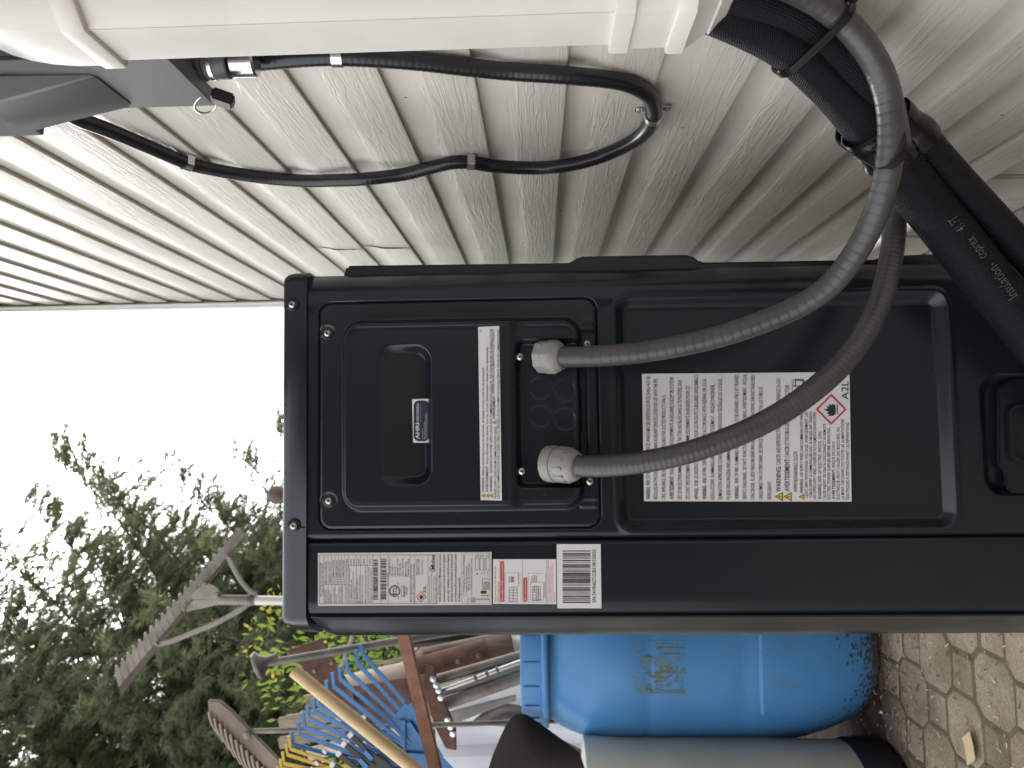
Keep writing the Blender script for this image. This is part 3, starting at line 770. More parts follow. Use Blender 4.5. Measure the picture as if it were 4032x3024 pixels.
def relief(name, rc, hfun, material, parent, stepm=0.0016, mask=None, y0=YU):
    nx, nz = int((rc[1]-rc[0])/stepm), int((rc[3]-rc[2])/stepm)
    xs, zs = np.linspace(rc[0], rc[1], nx+1), np.linspace(rc[2], rc[3], nz+1)
    X, Z = np.meshgrid(xs, zs); H = hfun(X, Z)
    V = np.stack([X.ravel(), (y0-H).ravel(), Z.ravel()], 1)
    idx = np.arange((nx+1)*(nz+1)).reshape(nz+1, nx+1)
    F = np.stack([idx[:-1, :-1].ravel(), idx[:-1, 1:].ravel(), idx[1:, 1:].ravel(), idx[1:, :-1].ravel()], 1)
    if mask is not None:
        keep = mask(X, Z).ravel(); F = F[keep[F].all(1)]
        used = np.unique(F); remap = -np.ones(len(V), int); remap[used] = np.arange(len(used)); V = V[used]; F = remap[F]
    me = bpy.data.meshes.new(name)
    me.vertices.add(len(V)); me.vertices.foreach_set('co', V.astype(np.float32).ravel())
    me.loops.add(F.size); me.loops.foreach_set('vertex_index', F.astype(np.int32).ravel())
    me.polygons.add(len(F)); me.polygons.foreach_set('loop_start', np.arange(0, F.size, 4, dtype=np.int32))
    me.update(calc_edges=True); me.validate()
    me.polygons.foreach_set('use_smooth', [True]*len(me.polygons))
    me.materials.append(material)
    o = bpy.data.objects.new(name, me); COL.objects.link(o); o.parent = parent; o.matrix_parent_inverse = parent_inv(parent)
    return o

X_R = 0.189; X_SEAM = -0.1225; X_FRONT = -0.2065
Z_TOP, Z_CAP, Z_BOT = 1.171, 1.1415, 0.235
hp = thing('heat_pump', 'charcoal heat pump outdoor unit with labels standing beside the siding', 'heat pump', (0, 1.33, Z_BOT))

R_COVER = rect(690, 650, 1291, 1141)
R_RAISE = rect(741, 688, 1262, 1103)
R_GRIP = rect(822, 752, 934, 1043)
R_POCK = rect(1118, 738, 1268, 1050)
R_STAMP = rect(1336, 640, 2052, 1141)
R_HAND = rect(2128, 812, 2420, 1066)

def side_h(X, Z):
    h = -0.0105*step(rr_sdf(X, Z, R_STAMP, 0.016)+0.004, 0.014)
    d = rr_sdf(X, Z, R_STAMP, 0.016); h += 0.0016*bump_line(d-0.004, 0.0035)
    h += -0.0055*step(rr_sdf(X, Z, R_COVER, 0.014)-0.0010, 0.0024)
    h += -0.013*step(rr_sdf(X, Z, R_HAND, 0.02)+0.002, 0.014)
    t = np.clip((X-(X_R-0.030))/0.030, 0, 1); h += -0.026*t**2.4
    h += 0.0012*bump_line(X-(X_R-0.038), 0.006)
    t = np.clip((X_SEAM+0.008-X)/0.008, 0, 1); h += -0.005*t**2
    return h
relief('side_panel', (X_SEAM, X_R, Z_BOT, Z_CAP), side_h, M_UNIT, hp, 0.0016)

def cover_h(X, Z):
    h = 0.0010 + 0*X
    h -= 0.0022*(1-step(rr_sdf(X, Z, R_COVER, 0.014)+0.0014, 0.0032))
    dr = rr_sdf(X, Z, R_RAISE, 0.024)
    zc = (Z-R_RAISE[2])/(R_RAISE[3]-R_RAISE[2])               # 0 bottom .. 1 top
    zs = UP(1112, 870).z
    low = 1/(1+np.exp((Z-zs)/0.0032))                          # lower shelf steps back
    h += (0.0200-0.0085*low)*step(dr+0.004, 0.0085)
    h += 0.0014*bump_line(dr+0.0085, 0.0028)
    dg = rr_sdf(X, Z, R_GRIP, 0.017)
    gz = np.clip((Z-R_GRIP[2])/(R_GRIP[3]-R_GRIP[2]), 0, 1)
    h -= (0.020*(1-gz)**1.1)*step(dg+0.003, 0.011)
    dp = rr_sdf(X, Z, R_POCK, 0.008)
    h -= 0.0115*step(dp+0.001, 0.005)
    # knock-out rings pressed into the pocket
    for px, py, r in ((1168, 842, .0125), (1168, 902, .0125), (1222, 846, .0125), (1222, 908, .0125)):
        cx, cz = XZ(px, py); d = np.hypot(X-cx, Z-cz)-r; h += 0.0007*bump_line(d, 0.0010)
    rs = rect(1248, 835, 1268, 935); h += 0.0022*step(rr_sdf(X, Z, rs, 0.005)+0.001, 0.004)
    for y in (695, 711, 1076, 1092):                           # ribs along the lower lip
        cx, cz = XZ(1275, y); h += 0.0018*bump_line(X-cx, 0.0022)*(Z < cz+0.012)
    for px, py in ((707, 720), (710, 1082)):
        cx, cz = XZ(px, py); h -= 0.0024*step(np.hypot(X-cx, Z-cz)-0.0085, 0.004)
    return h
cov = relief('service_cover', R_COVER, cover_h, M_UNIT, hp, 0.0014, mask=lambda X, Z: rr_sdf(X, Z, R_COVER, 0.0135) < 0.0008)

# front corner post: flat that carries the labels, then the sloping edge of the front panel
def loft(profiles, name, material, parent, closed=False, angle=35):
    n = len(profiles[0]); vs = [p for pr in profiles for p in pr]; fs = []
    for i in range(len(profiles)-1):
        for k in range(n if closed else n-1):
            k2 = (k+1) % n; fs.append((i*n+k, i*n+k2, (i+1)*n+k2, (i+1)*n+k))
    b = MB(); b.add(vs, fs); return b.build(name, material, parent, angle=angle)
def post_prof(z, g=0.0):
    pts = [(X_SEAM-0.0008, YU+0.012)]
    for k in range(6):
        a = R(90)*k/5; pts.append((X_SEAM-0.0008-0.006*(1-math.cos(a)), YU+0.0065-0.006*math.sin(a)))
    pts += [(-0.150, YU), (-0.175, YU), (-0.190, YU+0.0002), (-0.1985, YU+0.0008), (-0.2040, YU+0.0028), (-0.2075, YU+0.0080), (-0.2105, YU+0.016)]
    return [(x, y, z) for x, y in pts]
loft([post_prof(z) for z in (Z_BOT, 0.5, 0.8, Z_CAP-0.0025)], 'corner_post', M_UNIT, hp)
def front_prof(z, s=1.0):
    pts = [(-0.2080, YU+0.0085), (-0.2100, YU+0.0060), (-0.2120, YU+0.0062), (-0.2160, YU+0.0125), (-0.2250, YU+0.024), (-0.2340, YU+0.037), (-0.2405, YU+0.047), (-0.2430, YU+0.055), (-0.2435, YU+0.075)]
    q = []
    for x, y in pts: q.append((-0.2080 + (x+0.2080)*s, YU+0.0085 + (y-YU-0.0085)*(0.35+0.65*s), z))
    return q
loft([front_prof(z, s) for z, s in ((Z_BOT, .55), (Z_BOT+0.03, 1), (0.5, 1), (0.66, 1.03), (0.8, 1), (Z_CAP-0.022, 1), (Z_CAP-0.012, .86), (Z_CAP-0.003, .55))], 'front_panel_edge', M_UNIT, hp)
# body shell (front with fan opening side, rear, far side)
b = MB(); b.box((-0.012, YU+0.49, (Z_BOT+Z_CAP)/2-0.002), (0.374, 0.92, Z_CAP-Z_BOT-0.006)); b.build('cabinet', M_UNIT_D, hp, bevel=0.004)
b = MB(); b.box((-0.221, YU+0.50, (Z_BOT+Z_CAP)/2-0.002), (0.0415, 0.86, Z_CAP-Z_BOT-0.010)); b.build('front_panel', M_UNIT, hp, bevel=0.006)
b = MB(); fcx, fcy, fcz = -0.2445, YU+0.54, 0.70
for r in np.arange(0.04, 0.285, 0.022):
    b.tube([Vector((fcx-0.012+0.02*(r/0.29)**2, fcy+r*math.cos(a), fcz+r*math.sin(a))) for a in np.linspace(0, 2*math.pi, 49)], 0.0022, 6, caps=False)
for a in np.linspace(0, 2*math.pi, 17)[:-1]:
    b.tube([(fcx-0.012, fcy+0.03*math.cos(a), fcz+0.03*math.sin(a)), (fcx+0.006, fcy+0.285*math.cos(a), fcz+0.285*math.sin(a))], 0.0025, 6)
b.build('fan_grille', M_UNIT_D, hp)
b = MB(); b.box((0.1785, YU+0.50, 0.70), (0.006, 0.84, 0.84)); coil = b.build('condenser_coil', mat('coil_fins', (0.46, 0.47, 0.48), rough=0.45, metal=0.2), hp, smooth=False)
b = MB()
for q in range(12): b.box((0.184, YU+0.50, 0.30+q*0.07), (0.004, 0.84, 0.003))
for q in range(9): b.box((0.184, YU+0.10+q*0.10, 0.70), (0.0046, 0.003, 0.84))
b.build('coil_guard', M_UNIT_D, coil, smooth=False)
# rear edge strip with its stepped outline
prof = [(742, 592), (748, 573), (1228, 567), (1240, 561), (1252, 553), (1490, 549), (1502, 556), (1514, 566), (1890, 560), (1910, 552), (2212, 541), (2420, 534)]
yb = YU+0.032
pl = [at_y(x, y, yb) for x, y in prof]; pl = [Vector((p.x, yb, p.z)) for p in pl]
pl += [Vector((0.150, yb, pl[-1].z)), Vector((0.150, yb, pl[0].z))]
b = MB(); b.prism(pl, (0, 0.030, 0)); b.build('rear_guard', M_UNIT, hp, bevel=0.003, bevel_seg=3)
# top cap: rounded-top lid whose front corner slopes like the front panel
def cap_ring(z, g):
    pts = [(-0.2080+g*0.2, YU-0.0035+g), (0.176, YU-0.0035+g)]
    for k in range(1, 7): a = R(90)*k/6; pts.append((0.176+(0.014-g)*math.sin(a), YU+0.0105-(0.014-g)*math.cos(a)))
    pts += [(0.190-g, YU+0.955), (-0.240+g, YU+0.955), (-0.240+g, YU+0.060), (-0.2375+g, YU+0.050), (-0.2290+g*.7, YU+0.028), (-0.2180+g*.5, YU+0.006)]
    return [(x, y, z) for x, y in pts]
rings = [cap_ring(Z_CAP-0.001, 0.0), cap_ring(Z_CAP, 0.0), cap_ring(Z_TOP-0.012, 0.0005), cap_ring(Z_TOP-0.006, 0.002), cap_ring(Z_TOP-0.002, 0.005), cap_ring(Z_TOP, 0.011)]
n = len(rings[0]); vs = [p for r in rings for p in r]; fs = []
for i in range(len(rings)-1):
    for k in range(n): fs.append((i*n+k, i*n+(k+1) % n, (i+1)*n+(k+1) % n, (i+1)*n+k))
fs.append(tuple((len(rings)-1)*n+k for k in range(n))); fs.append(tuple(range(n-1, -1, -1)))
b = MB(); b.add(vs, fs); cap = b.build('top_cap', M_UNIT, hp, angle=50)
b = MB(); p0 = UP(633, 1120); b.box((p0.x-0.010, YU-0.0040, Z_CAP+0.012), (0.0006, 0.0014, 0.024)); b.build('cap_notch', M_SLOT, cap)

# screws
def screw(px, py, h, r=0.0046, parent=hp, washer=False):
    c = UP(px, py, h); ax = Vector((0, -1, 0)); b = MB()
    b.lathe([(r, 0.0), (r*0.96, 0.0008), (r*0.75, 0.0018), (r*0.4, 0.0025), (r*0.08, 0.0027)], c, ax, n=18)
    o = b.build('screw', M_SCREW, parent)
    s_ = MB(); a = random.uniform(0, 1.5)
    for q in (a, a+math.pi/2):
        s_.box(c + ax*0.0026, (r*0.95, 0.0008, r*0.26), Matrix.Rotation(q, 3, 'Y'))
    s_.build('cross_slot', M_SLOT, o, smooth=False)
    if washer:
        w = MB(); w.lathe([(r*1.75, 0), (r*1.75, 0.0006), (r*1.5, 0.0012)], c-ax*0.0004, ax, n=22); w.build('washer', M_UNIT, o)
for px, py, h in ((707, 720, -0.0012), (710, 1082, -0.0012)): screw(px, py, h, 0.0045, washer=True)
for px, py, h in ((1123, 771, 0.0135), (1127, 1018, 0.0135)): screw(px, py, h, 0.0044)
for px, py, h in ((1268, 743, 0.006), (1274, 1040, 0.006)): screw(px, py, h, 0.0044)
for px, py, h in ((2183, 858, -0.006), (2197, 1028, -0.006)): screw(px, py, h, 0.0052)
for px, py in ((631, 658), (634, 1136)): screw(px, py, 0.0048, 0.0043, washer=True)
# ridge along the pocket rim that holds the conduit plate
def ring_prism(rc_px, rad, wid, h0, h1, name, parent, material=M_UNIT):
    rc = rect(*rc_px)
    def outline(ins):
        pts = []
        x0, x1, z0, z1 = rc[0]+ins, rc[1]-ins, rc[2]+ins, rc[3]-ins; r = max(0.001, rad-ins)
        for cx, cz, a0 in ((x1-r, z1-r, 0), (x0+r, z1-r, 90), (x0+r, z0+r, 180), (x1-r, z0+r, 270)):
            for k in range(6): a = R(a0+90*k/5); pts.append((cx+r*math.cos(a), cz+r*math.sin(a)))
        return pts
    A, B = outline(0), outline(wid); n = len(A); vs = [(x, YU-h0, z) for x, z in A] + [(x, YU-h1, z) for x, z in A] + [(x, YU-h1, z) for x, z in B] + [(x, YU-h0, z) for x, z in B]
    fs = []
    for l in range(3):
        for k in range(n): fs.append((l*n+k, l*n+(k+1) % n, (l+1)*n+(k+1) % n, (l+1)*n+k))
    b = MB(); b.add(vs, fs); return b.build(name, material, parent, bevel=0.0006, angle=40)
# valve cover at the bottom of the side
b = MB(); pts = [(2150, 840), (2150, 1000), (2165, 1018), (2165, 1050), (2185, 1068), (2420, 1068), (2420, 815), (2175, 815)]
b.prism([UP(x, y, -0.008) for x, y in pts], (0, -0.006, 0)); vc = b.build('valve_cover', M_UNIT, hp, bevel=0.002)
ring_prism((2176, 872, 2400, 998), 0.012, 0.004, 0.0, 0.005, 'grip_rim', vc)

# conduit fittings
def fitting(px, py, path, label_kind):
    o0 = path[0]; ax = (path[6]-path[0]).normalized()
    b = MB()
    if label_kind == 'hex':
        b.lathe([(0.0185, -0.030), (0.0185, -0.020), (0.0195, -0.019), (0.0195, -0.008), (0.0160, -0.0015), (0.0128, 0.0)], o0+ax*0.006, ax, n=8)
    else:
        b.lathe([(0.0200, -0.026), (0.0205, -0.024), (0.0205, -0.014), (0.0195, -0.0125)], o0+ax*0.004, ax, n=16)
        b.lathe([(0.0188, -0.0130), (0.0198, -0.0110), (0.0198, -0.002), (0.0180, 0.008), (0.0150, 0.0135), (0.0126, 0.0150)], o0+ax*0.004, ax, n=28)
        u = ax.orthogonal().normalized(); w = ax.cross(u)
        for k in range(12):
            a = 2*math.pi*k/12; dr = u*math.cos(a)+w*math.sin(a); b.bar(o0+ax*(-0.004)+dr*0.0196, o0+ax*0.009+dr*0.0192, 0.0035, 0.0016, ax.cross(dr))
    return b.build('conduit_fitting', M_FITTING, hp, bevel=0.0010, angle=40)
fitting(1190, 771, G1, 'hex'); fitting(1200, 1004, G2, 'dome')

# ---- labels -------------------------------------------------------------------------------------------------
FONT = bpy.data.curves.new('font_probe', 'FONT').font
_tmp = bpy.data.curves.new('line', 'FONT'); _tmpo = bpy.data.objects.new('line', _tmp); COL.objects.link(_tmpo)
_tmp.resolution_u = 2
_cache = {}
def glyphs(txt, bold):
    key = (txt, bold)
    if key not in _cache:
        _tmp.body = txt; _tmp.size = 1.0; _tmp.offset = 0.013 if bold else 0.003; _tmp.fill_mode = 'BOTH'
        dg = bpy.context.evaluated_depsgraph_get(); dg.update()
        ev = _tmpo.evaluated_get(dg); me = ev.to_mesh()
        v = [tuple(p.co[:2]) for p in me.vertices]; f = [tuple(p.vertices) for p in me.polygons]; ev.to_mesh_clear()
        _cache[key] = (v, f)
    return _cache[key]
class Sheet:
    """a printed sheet lying on the service side; everything is given in picture coordinates"""
    def __init__(s, conv, h, name, quad, paper, parent=hp, bevel_r=0.0):
        s.conv = conv; s.h = h; s.ink = {}
        q = [at_y(*conv(*p), YU-h) for p in quad]
        b = MB(); b.prism(q, (0, 0.0006, 0)); s.obj = b.build(name, paper, parent, bevel=0.0001 if not bevel_r else 0, smooth=False)
    def w(s, x, y, lift=0.0003): return at_y(*s.conv(x, y), YU-s.h-lift)
    def mb(s, m_): return s.ink.setdefault(m_.name, (MB(), m_))[0]
    def text(s, txt, xc, y0, y1, hgt, m_=M_INK, bold=False, cap=0.70):
        v, f = glyphs(txt, bold)
        if not v: return
        W = max(p[0] for p in v); mn_ = min(p[0] for p in v)
        if y1 is None: y1 = y0 - (W-mn_)*hgt/cap*0.86
        out = []
        for gx, gy in v: out.append(s.w(xc + hgt/2 - gy*hgt/cap, y0 + (y1-y0)*(gx-mn_)/max(1e-6, W-mn_)))
        s.mb(m_).add(out, f)
    def poly(s, pts, m_=M_INK, lift=0.0003): s.mb(m_).add([s.w(x, y, lift) for x, y in pts], [tuple(range(len(pts)))])
    def rect(s, x0, y0, x1, y1, m_=M_INK, lift=0.0003): s.poly([(x0, y0), (x1, y0), (x1, y1), (x0, y1)], m_, lift)
    def frame(s, x0, y0, x1, y1, t, m_=M_INK):
        s.rect(x0, y0, x1, y0+t, m_); s.rect(x0, y1-t, x1, y1, m_); s.rect(x0, y0+t, x0+t, y1-t, m_); s.rect(x1-t, y0+t, x1, y1-t, m_)
    def ring(s, cx, cy, r, t, m_=M_INK, n=28, a0=0, a1=360, ry=None):
        ry = ry or r
        for k in range(n):
            p, q = R(a0+(a1-a0)*k/n), R(a0+(a1-a0)*(k+1)/n)
            s.poly([(cx+r*math.cos(p), cy+ry*math.sin(p)), (cx+r*math.cos(q), cy+ry*math.sin(q)), (cx+(r-t)*math.cos(q), cy+(ry-t)*math.sin(q)), (cx+(r-t)*math.cos(p), cy+(ry-t)*math.sin(p))], m_)
    def warn(s, xc, yc, sz):
        """yellow triangle, apex to the left of the lying picture"""
        s.poly([(xc-sz*.55, yc), (xc+sz*.5, yc+sz*.58), (xc+sz*.5, yc-sz*.58)], M_INK, 0.0002)
        s.poly([(xc-sz*.36, yc), (xc+sz*.40, yc+sz*.42), (xc+sz*.40, yc-sz*.42)], M_INKYEL, 0.0004)
        s.rect(xc-sz*.12, yc-sz*.05, xc+sz*.18, yc+sz*.05, M_INK, 0.0005); s.rect(xc+sz*.24, yc-sz*.05, xc+sz*.33, yc+sz*.05, M_INK, 0.0005)
    def flame(s, cx, cy, sz):
        """red diamond with a black flame"""
        for k in range(4):
            a = [(-1, 0), (0, 1), (1, 0), (0, -1)]; p, q = a[k], a[(k+1) % 4]; t = 0.84
            s.poly([(cx+p[0]*sz, cy+p[1]*sz), (cx+q[0]*sz, cy+q[1]*sz), (cx+q[0]*sz*t, cy+q[1]*sz*t), (cx+p[0]*sz*t, cy+p[1]*sz*t)], M_INKRED, 0.0004)
        fl = [(.28, .30), (.12, .42), (-.05, .40), (-.22, .46), (-.12, .30), (-.30, .26), (-.16, .14), (-.48, .02), (-.22, -.06), (-.30, -.22), (-.10, -.16), (-.16, -.36), (.04, -.26), (.10, -.36), (.24, -.28), (.30, 0)]
        c = (cx+.08*sz, cy); P = [(cx+a*sz, cy+b_*sz) for a, b_ in fl]
        for k in range(len(P)): s.poly([c, P[k], P[(k+1) % len(P)]], M_INK, 0.0004)
        s.rect(cx+.36*sz, cy-.32*sz, cx+.42*sz, cy+.32*sz, M_INK, 0.0004)
    def bars(s, x0, x1, y0, y1, seed, dens=0.55, m_=M_INK):
        r = random.Random(seed); y = y0; span = abs(y1-y0); sg = 1 if y1 > y0 else -1; done = 0
        while done < span:
            w = r.choice([1, 1, 2, 3])*span/130; g = r.choice([1, 1, 2, 2, 3])*span/130
            s.rect(x0, y+sg*done, x1, y+sg*min(span, done+w), m_); done += w+g
    def finish(s):
        for b, m_ in s.ink.values(): tag(b.build('printed_text', m_, s.obj, smooth=False), kind='stuff')

# 1. long warning strip
c4 = lambda x, y: ((1000+x*.633)/S, (950+y*.633)/S)
L1 = Sheet(c4, 0.0216, 'warning_strip_label', [(1410, 1610), (1394, 533), (1526, 527), (1542, 1613)], M_LABELW)
for xc, y0, y1, t, bold_t in ((1425, 1560, 783, 'WARNING: Before obtaining access to terminals, all supply circuits must be disconnected.', 9),
                              (1450, 1560, 655, "AVERTISSEMENT: Avant d'accéder aux bornes, tous les circuits d'alimentation doivent être déconnectés.", 15),
                              (1475, 1560, 545, 'WARNING: SEPARATE THE POWER SUPPLY LEADS AND COMMUNICATION LEADS BY THE STRAIN RELIEF OR SEGREGATE THE', 9)):
    fr = bold_t/len(t)*1.25; ym = y0+(y1-y0)*fr
    L1.text(t[:bold_t].strip(), xc-1, y0, ym+6, 16, bold=True); L1.text(t[bold_t:].strip(), xc-1, ym-6, y1, 15)
    L1.warn(xc, 1583, 24)
L1.text('POWER SUPPLY LEADS FROM COMMUNICATION LEADS.', 1501, 1598, 1150, 15); L1.warn(1496, 1127, 24)
L1.text('AVERTISSEMENT:', 1492, 1105, 960, 16, bold=True); L1.text("SÉPARER LES FILS D'ALIMENTATION ÉLECTRIQUE ET", 1488, 950, 545, 15)
L1.text("LES FILS DE COMMUNICATION PAR LE SERRE-CÂBLE OU SÉPARER LES FILS D'ALIMENTATION ÉLECTRIQUE DES FILS DE COMMUNICATION.", 1520, 1600, 545, 14)
L1.text('01', 1410, 566, 549, 13); L1.finish()
# 2. certified badge
L2 = Sheet(c4, 0.0115, 'certification_label', [(990, 1253), (983, 982), (1096, 979), (1101, 1253)], M_LABELW)
def rrpts(x0, y0, x1, y1, r, n=6):
    pts = []
    for cx, cy, a0 in ((x1-r, y1-r, 0), (x0+r, y1-r, 90), (x0+r, y0+r, 180), (x1-r, y0+r, 270)):
        for k in range(n): a = R(a0+90*k/(n-1)); pts.append((cx+r*math.cos(a), cy+r*math.sin(a)))
    return pts
L2.poly(rrpts(993, 991, 1092, 1244, 34), M_NAVY)
L2.text('AHRI', 1017, 1230, 1132, 24, M_LABELW, True); L2.text('CERTIFIED', 1019, 1128, 1008, 15, M_LABELW, False); 
for m__ in list(L2.ink): pass
L2.text('www.ahridirectory.org', 1036, 1126, 1012, 6, M_INKPALE)
for xc, y1 in ((1050, 1160), (1060, 1120), (1069, 1070), (1076, 1065)): L2.rect(xc-1.5, y1, xc+1.5, 1232, M_INKPALE, 0.0005)
for nm, (bb, mm_) in L2.ink.items():
    if mm_ is not M_NAVY:
        bb.v = [(x, y-0.0003, z) for x, y, z in bb.v]
L2.finish()
# 3. big white warning label
L3 = Sheet(c5, -0.0090, 'refrigerant_warning_label', [(373, 1617), (360, 824), (1651, 813), (1664, 1620)], M_LABELW)
big = [(398, 840, 'WARNING: RISK OF FIRE. AUXILIARY DEVICES WHICH MAY BE IGNITION SOURCES SHALL NOT BE', 1), (444, 852, 'INSTALLED IN THE DUCTWORK, OTHER THAN AUXILIARY DEVICES LISTED FOR USE WITH THE SPE-', 0), (494, 955, 'CIFIC APPLIANCE. SEE INSTRUCTIONS (APPLICABLE FOR DUCTED PRODUCTS ONLY).', 0),
       (544, 842, "AVERTISSEMENT: RISQUE D'INCENDIE. LES EQUIPEMENTS AUXILIAIRES SUSCEPTIBLES D'ÊTRE", 1), (594, 862, "DES SOURCES D'INFLAMMATION NE DOIVENT PAS ÊTRE INSTALLÉS DANS LA TUYAUTERIE, SAUF", 0), (644, 895, "S'ILS SONT SPÉCIFIQUEMENT RÉPERTORIÉS COMME EQUIPEMENTS AUXILIAIRES POUR CET", 0), (697, 830, "APPAREIL. VOIR LES INSTRUCTIONS (APPLICABLE POUR LES PRODUITS TUBULAIRES UNIQUEMENT).", 0),
       (748, 852, 'WARNING - RISK OF FIRE. DISPOSE OF PROPERLY IN ACCORDANCE WITH FEDERAL OR LOCAL', 1), (798, 890, "REGULATIONS. FLAMMABLE REFRIGERANT. AVERTISSEMENT - RISQUE D'INCENDIE.", 0), (846, 852, "ÉLIMINATION APPROPRIÉE CONFORME AUX RÉGLEMENTATIONS FÉDÉRALES OU LOCALES.", 0), (897, 1280, 'FLUIDE FRIGORIGÈNE INFLAMMABLE.', 0),
       (948, 832, 'WARNING - RISK OF FIRE. FLAMMABLE REFRIGERANT USED. TO BE REPAIRED ONLY BY TRAINED', 1), (998, 830, 'SERVICE PERSONNEL. DO NOT PUNCTURE REFRIGERANT TUBING. AVERTISSEMENT - RISQUE', 0), (1048, 835, "D'INCENDIE. FLUIDE FRIGORIGÈNE INFLAMMABLE. LES RÉPARATIONS SERONT RÉALISÉES", 0), (1098, 905, 'UNIQUEMENT PAR UN PERSONNEL DE SERVICE QUALIFIÉ. NE PERCEZ PAS LES TUBES DE', 0), (1152, 1490, 'REFRIGERANT.', 0)]
for xc, y1, t, bo in big:
    if bo:
        k = t.index(' ', 5); 
        if t[k+1] == '-': k += 2
        fr = k/len(t)*1.15; ym = 1606+(y1-1606)*fr
        L3.text(t[:k], xc, 1606, ym+5, 26, bold=True); L3.text(t[k+1:], xc, ym-5, y1, 25)
    else: L3.text(t, xc, 1606, y1, 25)
L3.warn(1212, 1588, 50); L3.warn(1266, 1588, 50); L3.warn(1353, 1590, 34)
L3.text('WARNING:', 1208, 1560, 1398, 30, bold=True); L3.text('CANCER AND REPRODUCTIVE HARM. WWW.P65WARNINGS.CA.GOV.', 1208, 1390, 850, 27)
L3.text('AVERTISSEMENT:', 1262, 1556, 1350, 30, bold=True); L3.text("CANCER ET TROUBLES DE L'APPAREIL REPRODUCTEUR -", 1262, 1345, 885, 27); L3.text('WWW.P65WARNINGS.CA.GOV.', 1315, 1560, 1305, 26)
small = [(1352, 1568, 1065, 'WARNING: USE SUPPLY WIRES AND COMMUNICATE WIRES', 1), (1382, 1595, 1062, 'LEAST 300V WITHSTAND VOLTAGE. AVERTISSEMENT: LES', 0), (1409, 1595, 1060, 'CÂBLES OFFERT À COMMUNIQUER AVEC AU MOINS 300V TENSION', 0), (1434, 1605, 1060, "USE COPPER SUPPLY WIRES. UTILISER DES FILS D'ALIMENTATION EN CUIVRE.", 0),
         (1465, 1606, 1185, 'WARNING: RISK OF ELECTRIC SHOCK. CAN', 1), (1495, 1606, 1135, 'CAUSE INJURY OR DEATH. DISCONNECT All REMOTE', 0), (1522, 1606, 1155, 'ELECTRIC POWER SUPPLIES BEFORE SERVICING.', 0), (1551, 1606, 1245, 'AVERTISSEMENT: RISQUE DE CHOC', 1), (1580, 1606, 1158, 'ÉLECTRIQUE, PEUT CAUSER DES BLESSURES OU', 0), (1608, 1606, 1105, 'LA MORT. DÉCONNECTEZ TOUTES LES ALIMENTATIONS', 0), (1638, 1606, 1125, 'ÉLECTRIQUES À DISTANCE AVANT LES RÉPARATIONS.', 0)]
for xc, y0, y1, t, bo in small:
    if bo: k = t.index(' '); fr = k/len(t)*1.12; ym = y0+(y1-y0)*fr; L3.text(t[:k], xc, y0, ym+4, 20, bold=True); L3.text(t[k+1:], xc, ym-5, y1, 19)
    else: L3.text(t, xc, y0, y1, 19)
L3.flame(1537, 1046, 97); L3.text('A2L', 1622, 985, 868, 44)
for k in range(3): L3.frame(1293+14*k*0.7, 862-k*2, 1360+k*4, 900+0*k, 2.5)
L3.frame(1293, 902, 1345, 935, 3); L3.frame(1315, 866, 1372, 905, 3)
L3.poly([(1400, 900), (1418, 858), (1424, 860), (1406, 902)]); L3.poly([(1388, 890), (1408, 850), (1413, 852), (1393, 893)])
L3.finish()
# 4. rating plate
c7 = lambda x, y: ((1700+x*750/2212)/S, (2120+y*330/973)/S)
c6 = lambda x, y: ((1200+x*600/2212)/S, (2120+y*330/1217)/S)
L4 = Sheet(c6, 0.0008, 'rating_label', [(190, 980), (190, 212), (2712, 197), (2712, 965)], M_LABEL)
L4.frame(210, 240, 1920, 948, 5, M_INKGREY)
for x in (280, 338, 390, 440, 486, 534, 584, 634, 746, 810, 904, 986, 1100, 1212, 1528, 1598, 1788): L4.rect(x-2, 242, x+2, 946, M_INKGREY)
L4.rect(282, 668, 584, 673, M_INKGREY); L4.rect(586, 388, 986, 393, M_INKGREY)
L4.text('SPLIT TYPE AIR CONDITIONER', 232, 845, 350, 20); L4.text('CLIMATISEUR DE TYPE SPLIT', 262, 835, 360, 18)
for xc, y0, t in ((308, 655, 'MO1SE-H36B-2A'), (364, 655, '208/230V~ 60Hz 1Ph'), (414, 652, 'Hi 3.79MPa/550 PSIG'), (464, 652, 'Lo 2.34MPa/340 PSIG'), (510, 652, 'Hi 6.0MPa/870 PSIG'), (558, 652, 'Lo 2.34MPa/340 PSIG'), (610, 376, '1/3Hp'), (664, 376, '2.4A/'), (712, 376, '20.5A'), (778, 376, '29.0A'), (858, 376, '30.0A'), (945, 362, 'IPX4')):
    L4.text(t, xc, y0, {655: 335, 652: 318, 376: 295, 362: 292}[y0], 24, M_INKGREY)
for xc, t, y1 in ((296, 'OUTDOOR MODEL', 740), (318, 'Unité extérieure', 742), (352, 'POWER SOURCE', 760), (374, 'Alimentation', 795), (424, 'DESIGN PRESSURE', 718), (455, 'Pression', 805), (510, 'INDOOR DESIGN', 700), (546, 'OUTDOOR DESIGN', 690), (610, 'OUTDOOR MOTEUR VENTILATEUR EXTÉRIEUR', 405), (650, 'Le moteur de ventilateur', 420), (676, 'COMPRESSOR', 600), (700, 'Compresseur', 480), (726, 'RATED CURRENT', 690), (762, 'MCA MINIMUM CIRCUIT AMPACITY', 565), (790, 'MCA Courant minimum', 540), (834, 'MOP Maximum overcurrent', 540), (876, 'MOP protection de surintensité maximum', 402), (930, 'DEGREE OF PROTECTION AGAINST WATER', 410), (960, 'Degré de protection', 440)):
    L4.text(t, xc, 938, y1, 17, M_INKGREY)
L4.bars(994, 1060, 890, 300, 5); L4.bars(1104, 1184, 895, 292, 6); L4.text('MO1SE-H36B-2A', 1200, 690, 492, 14, M_INKGREY)
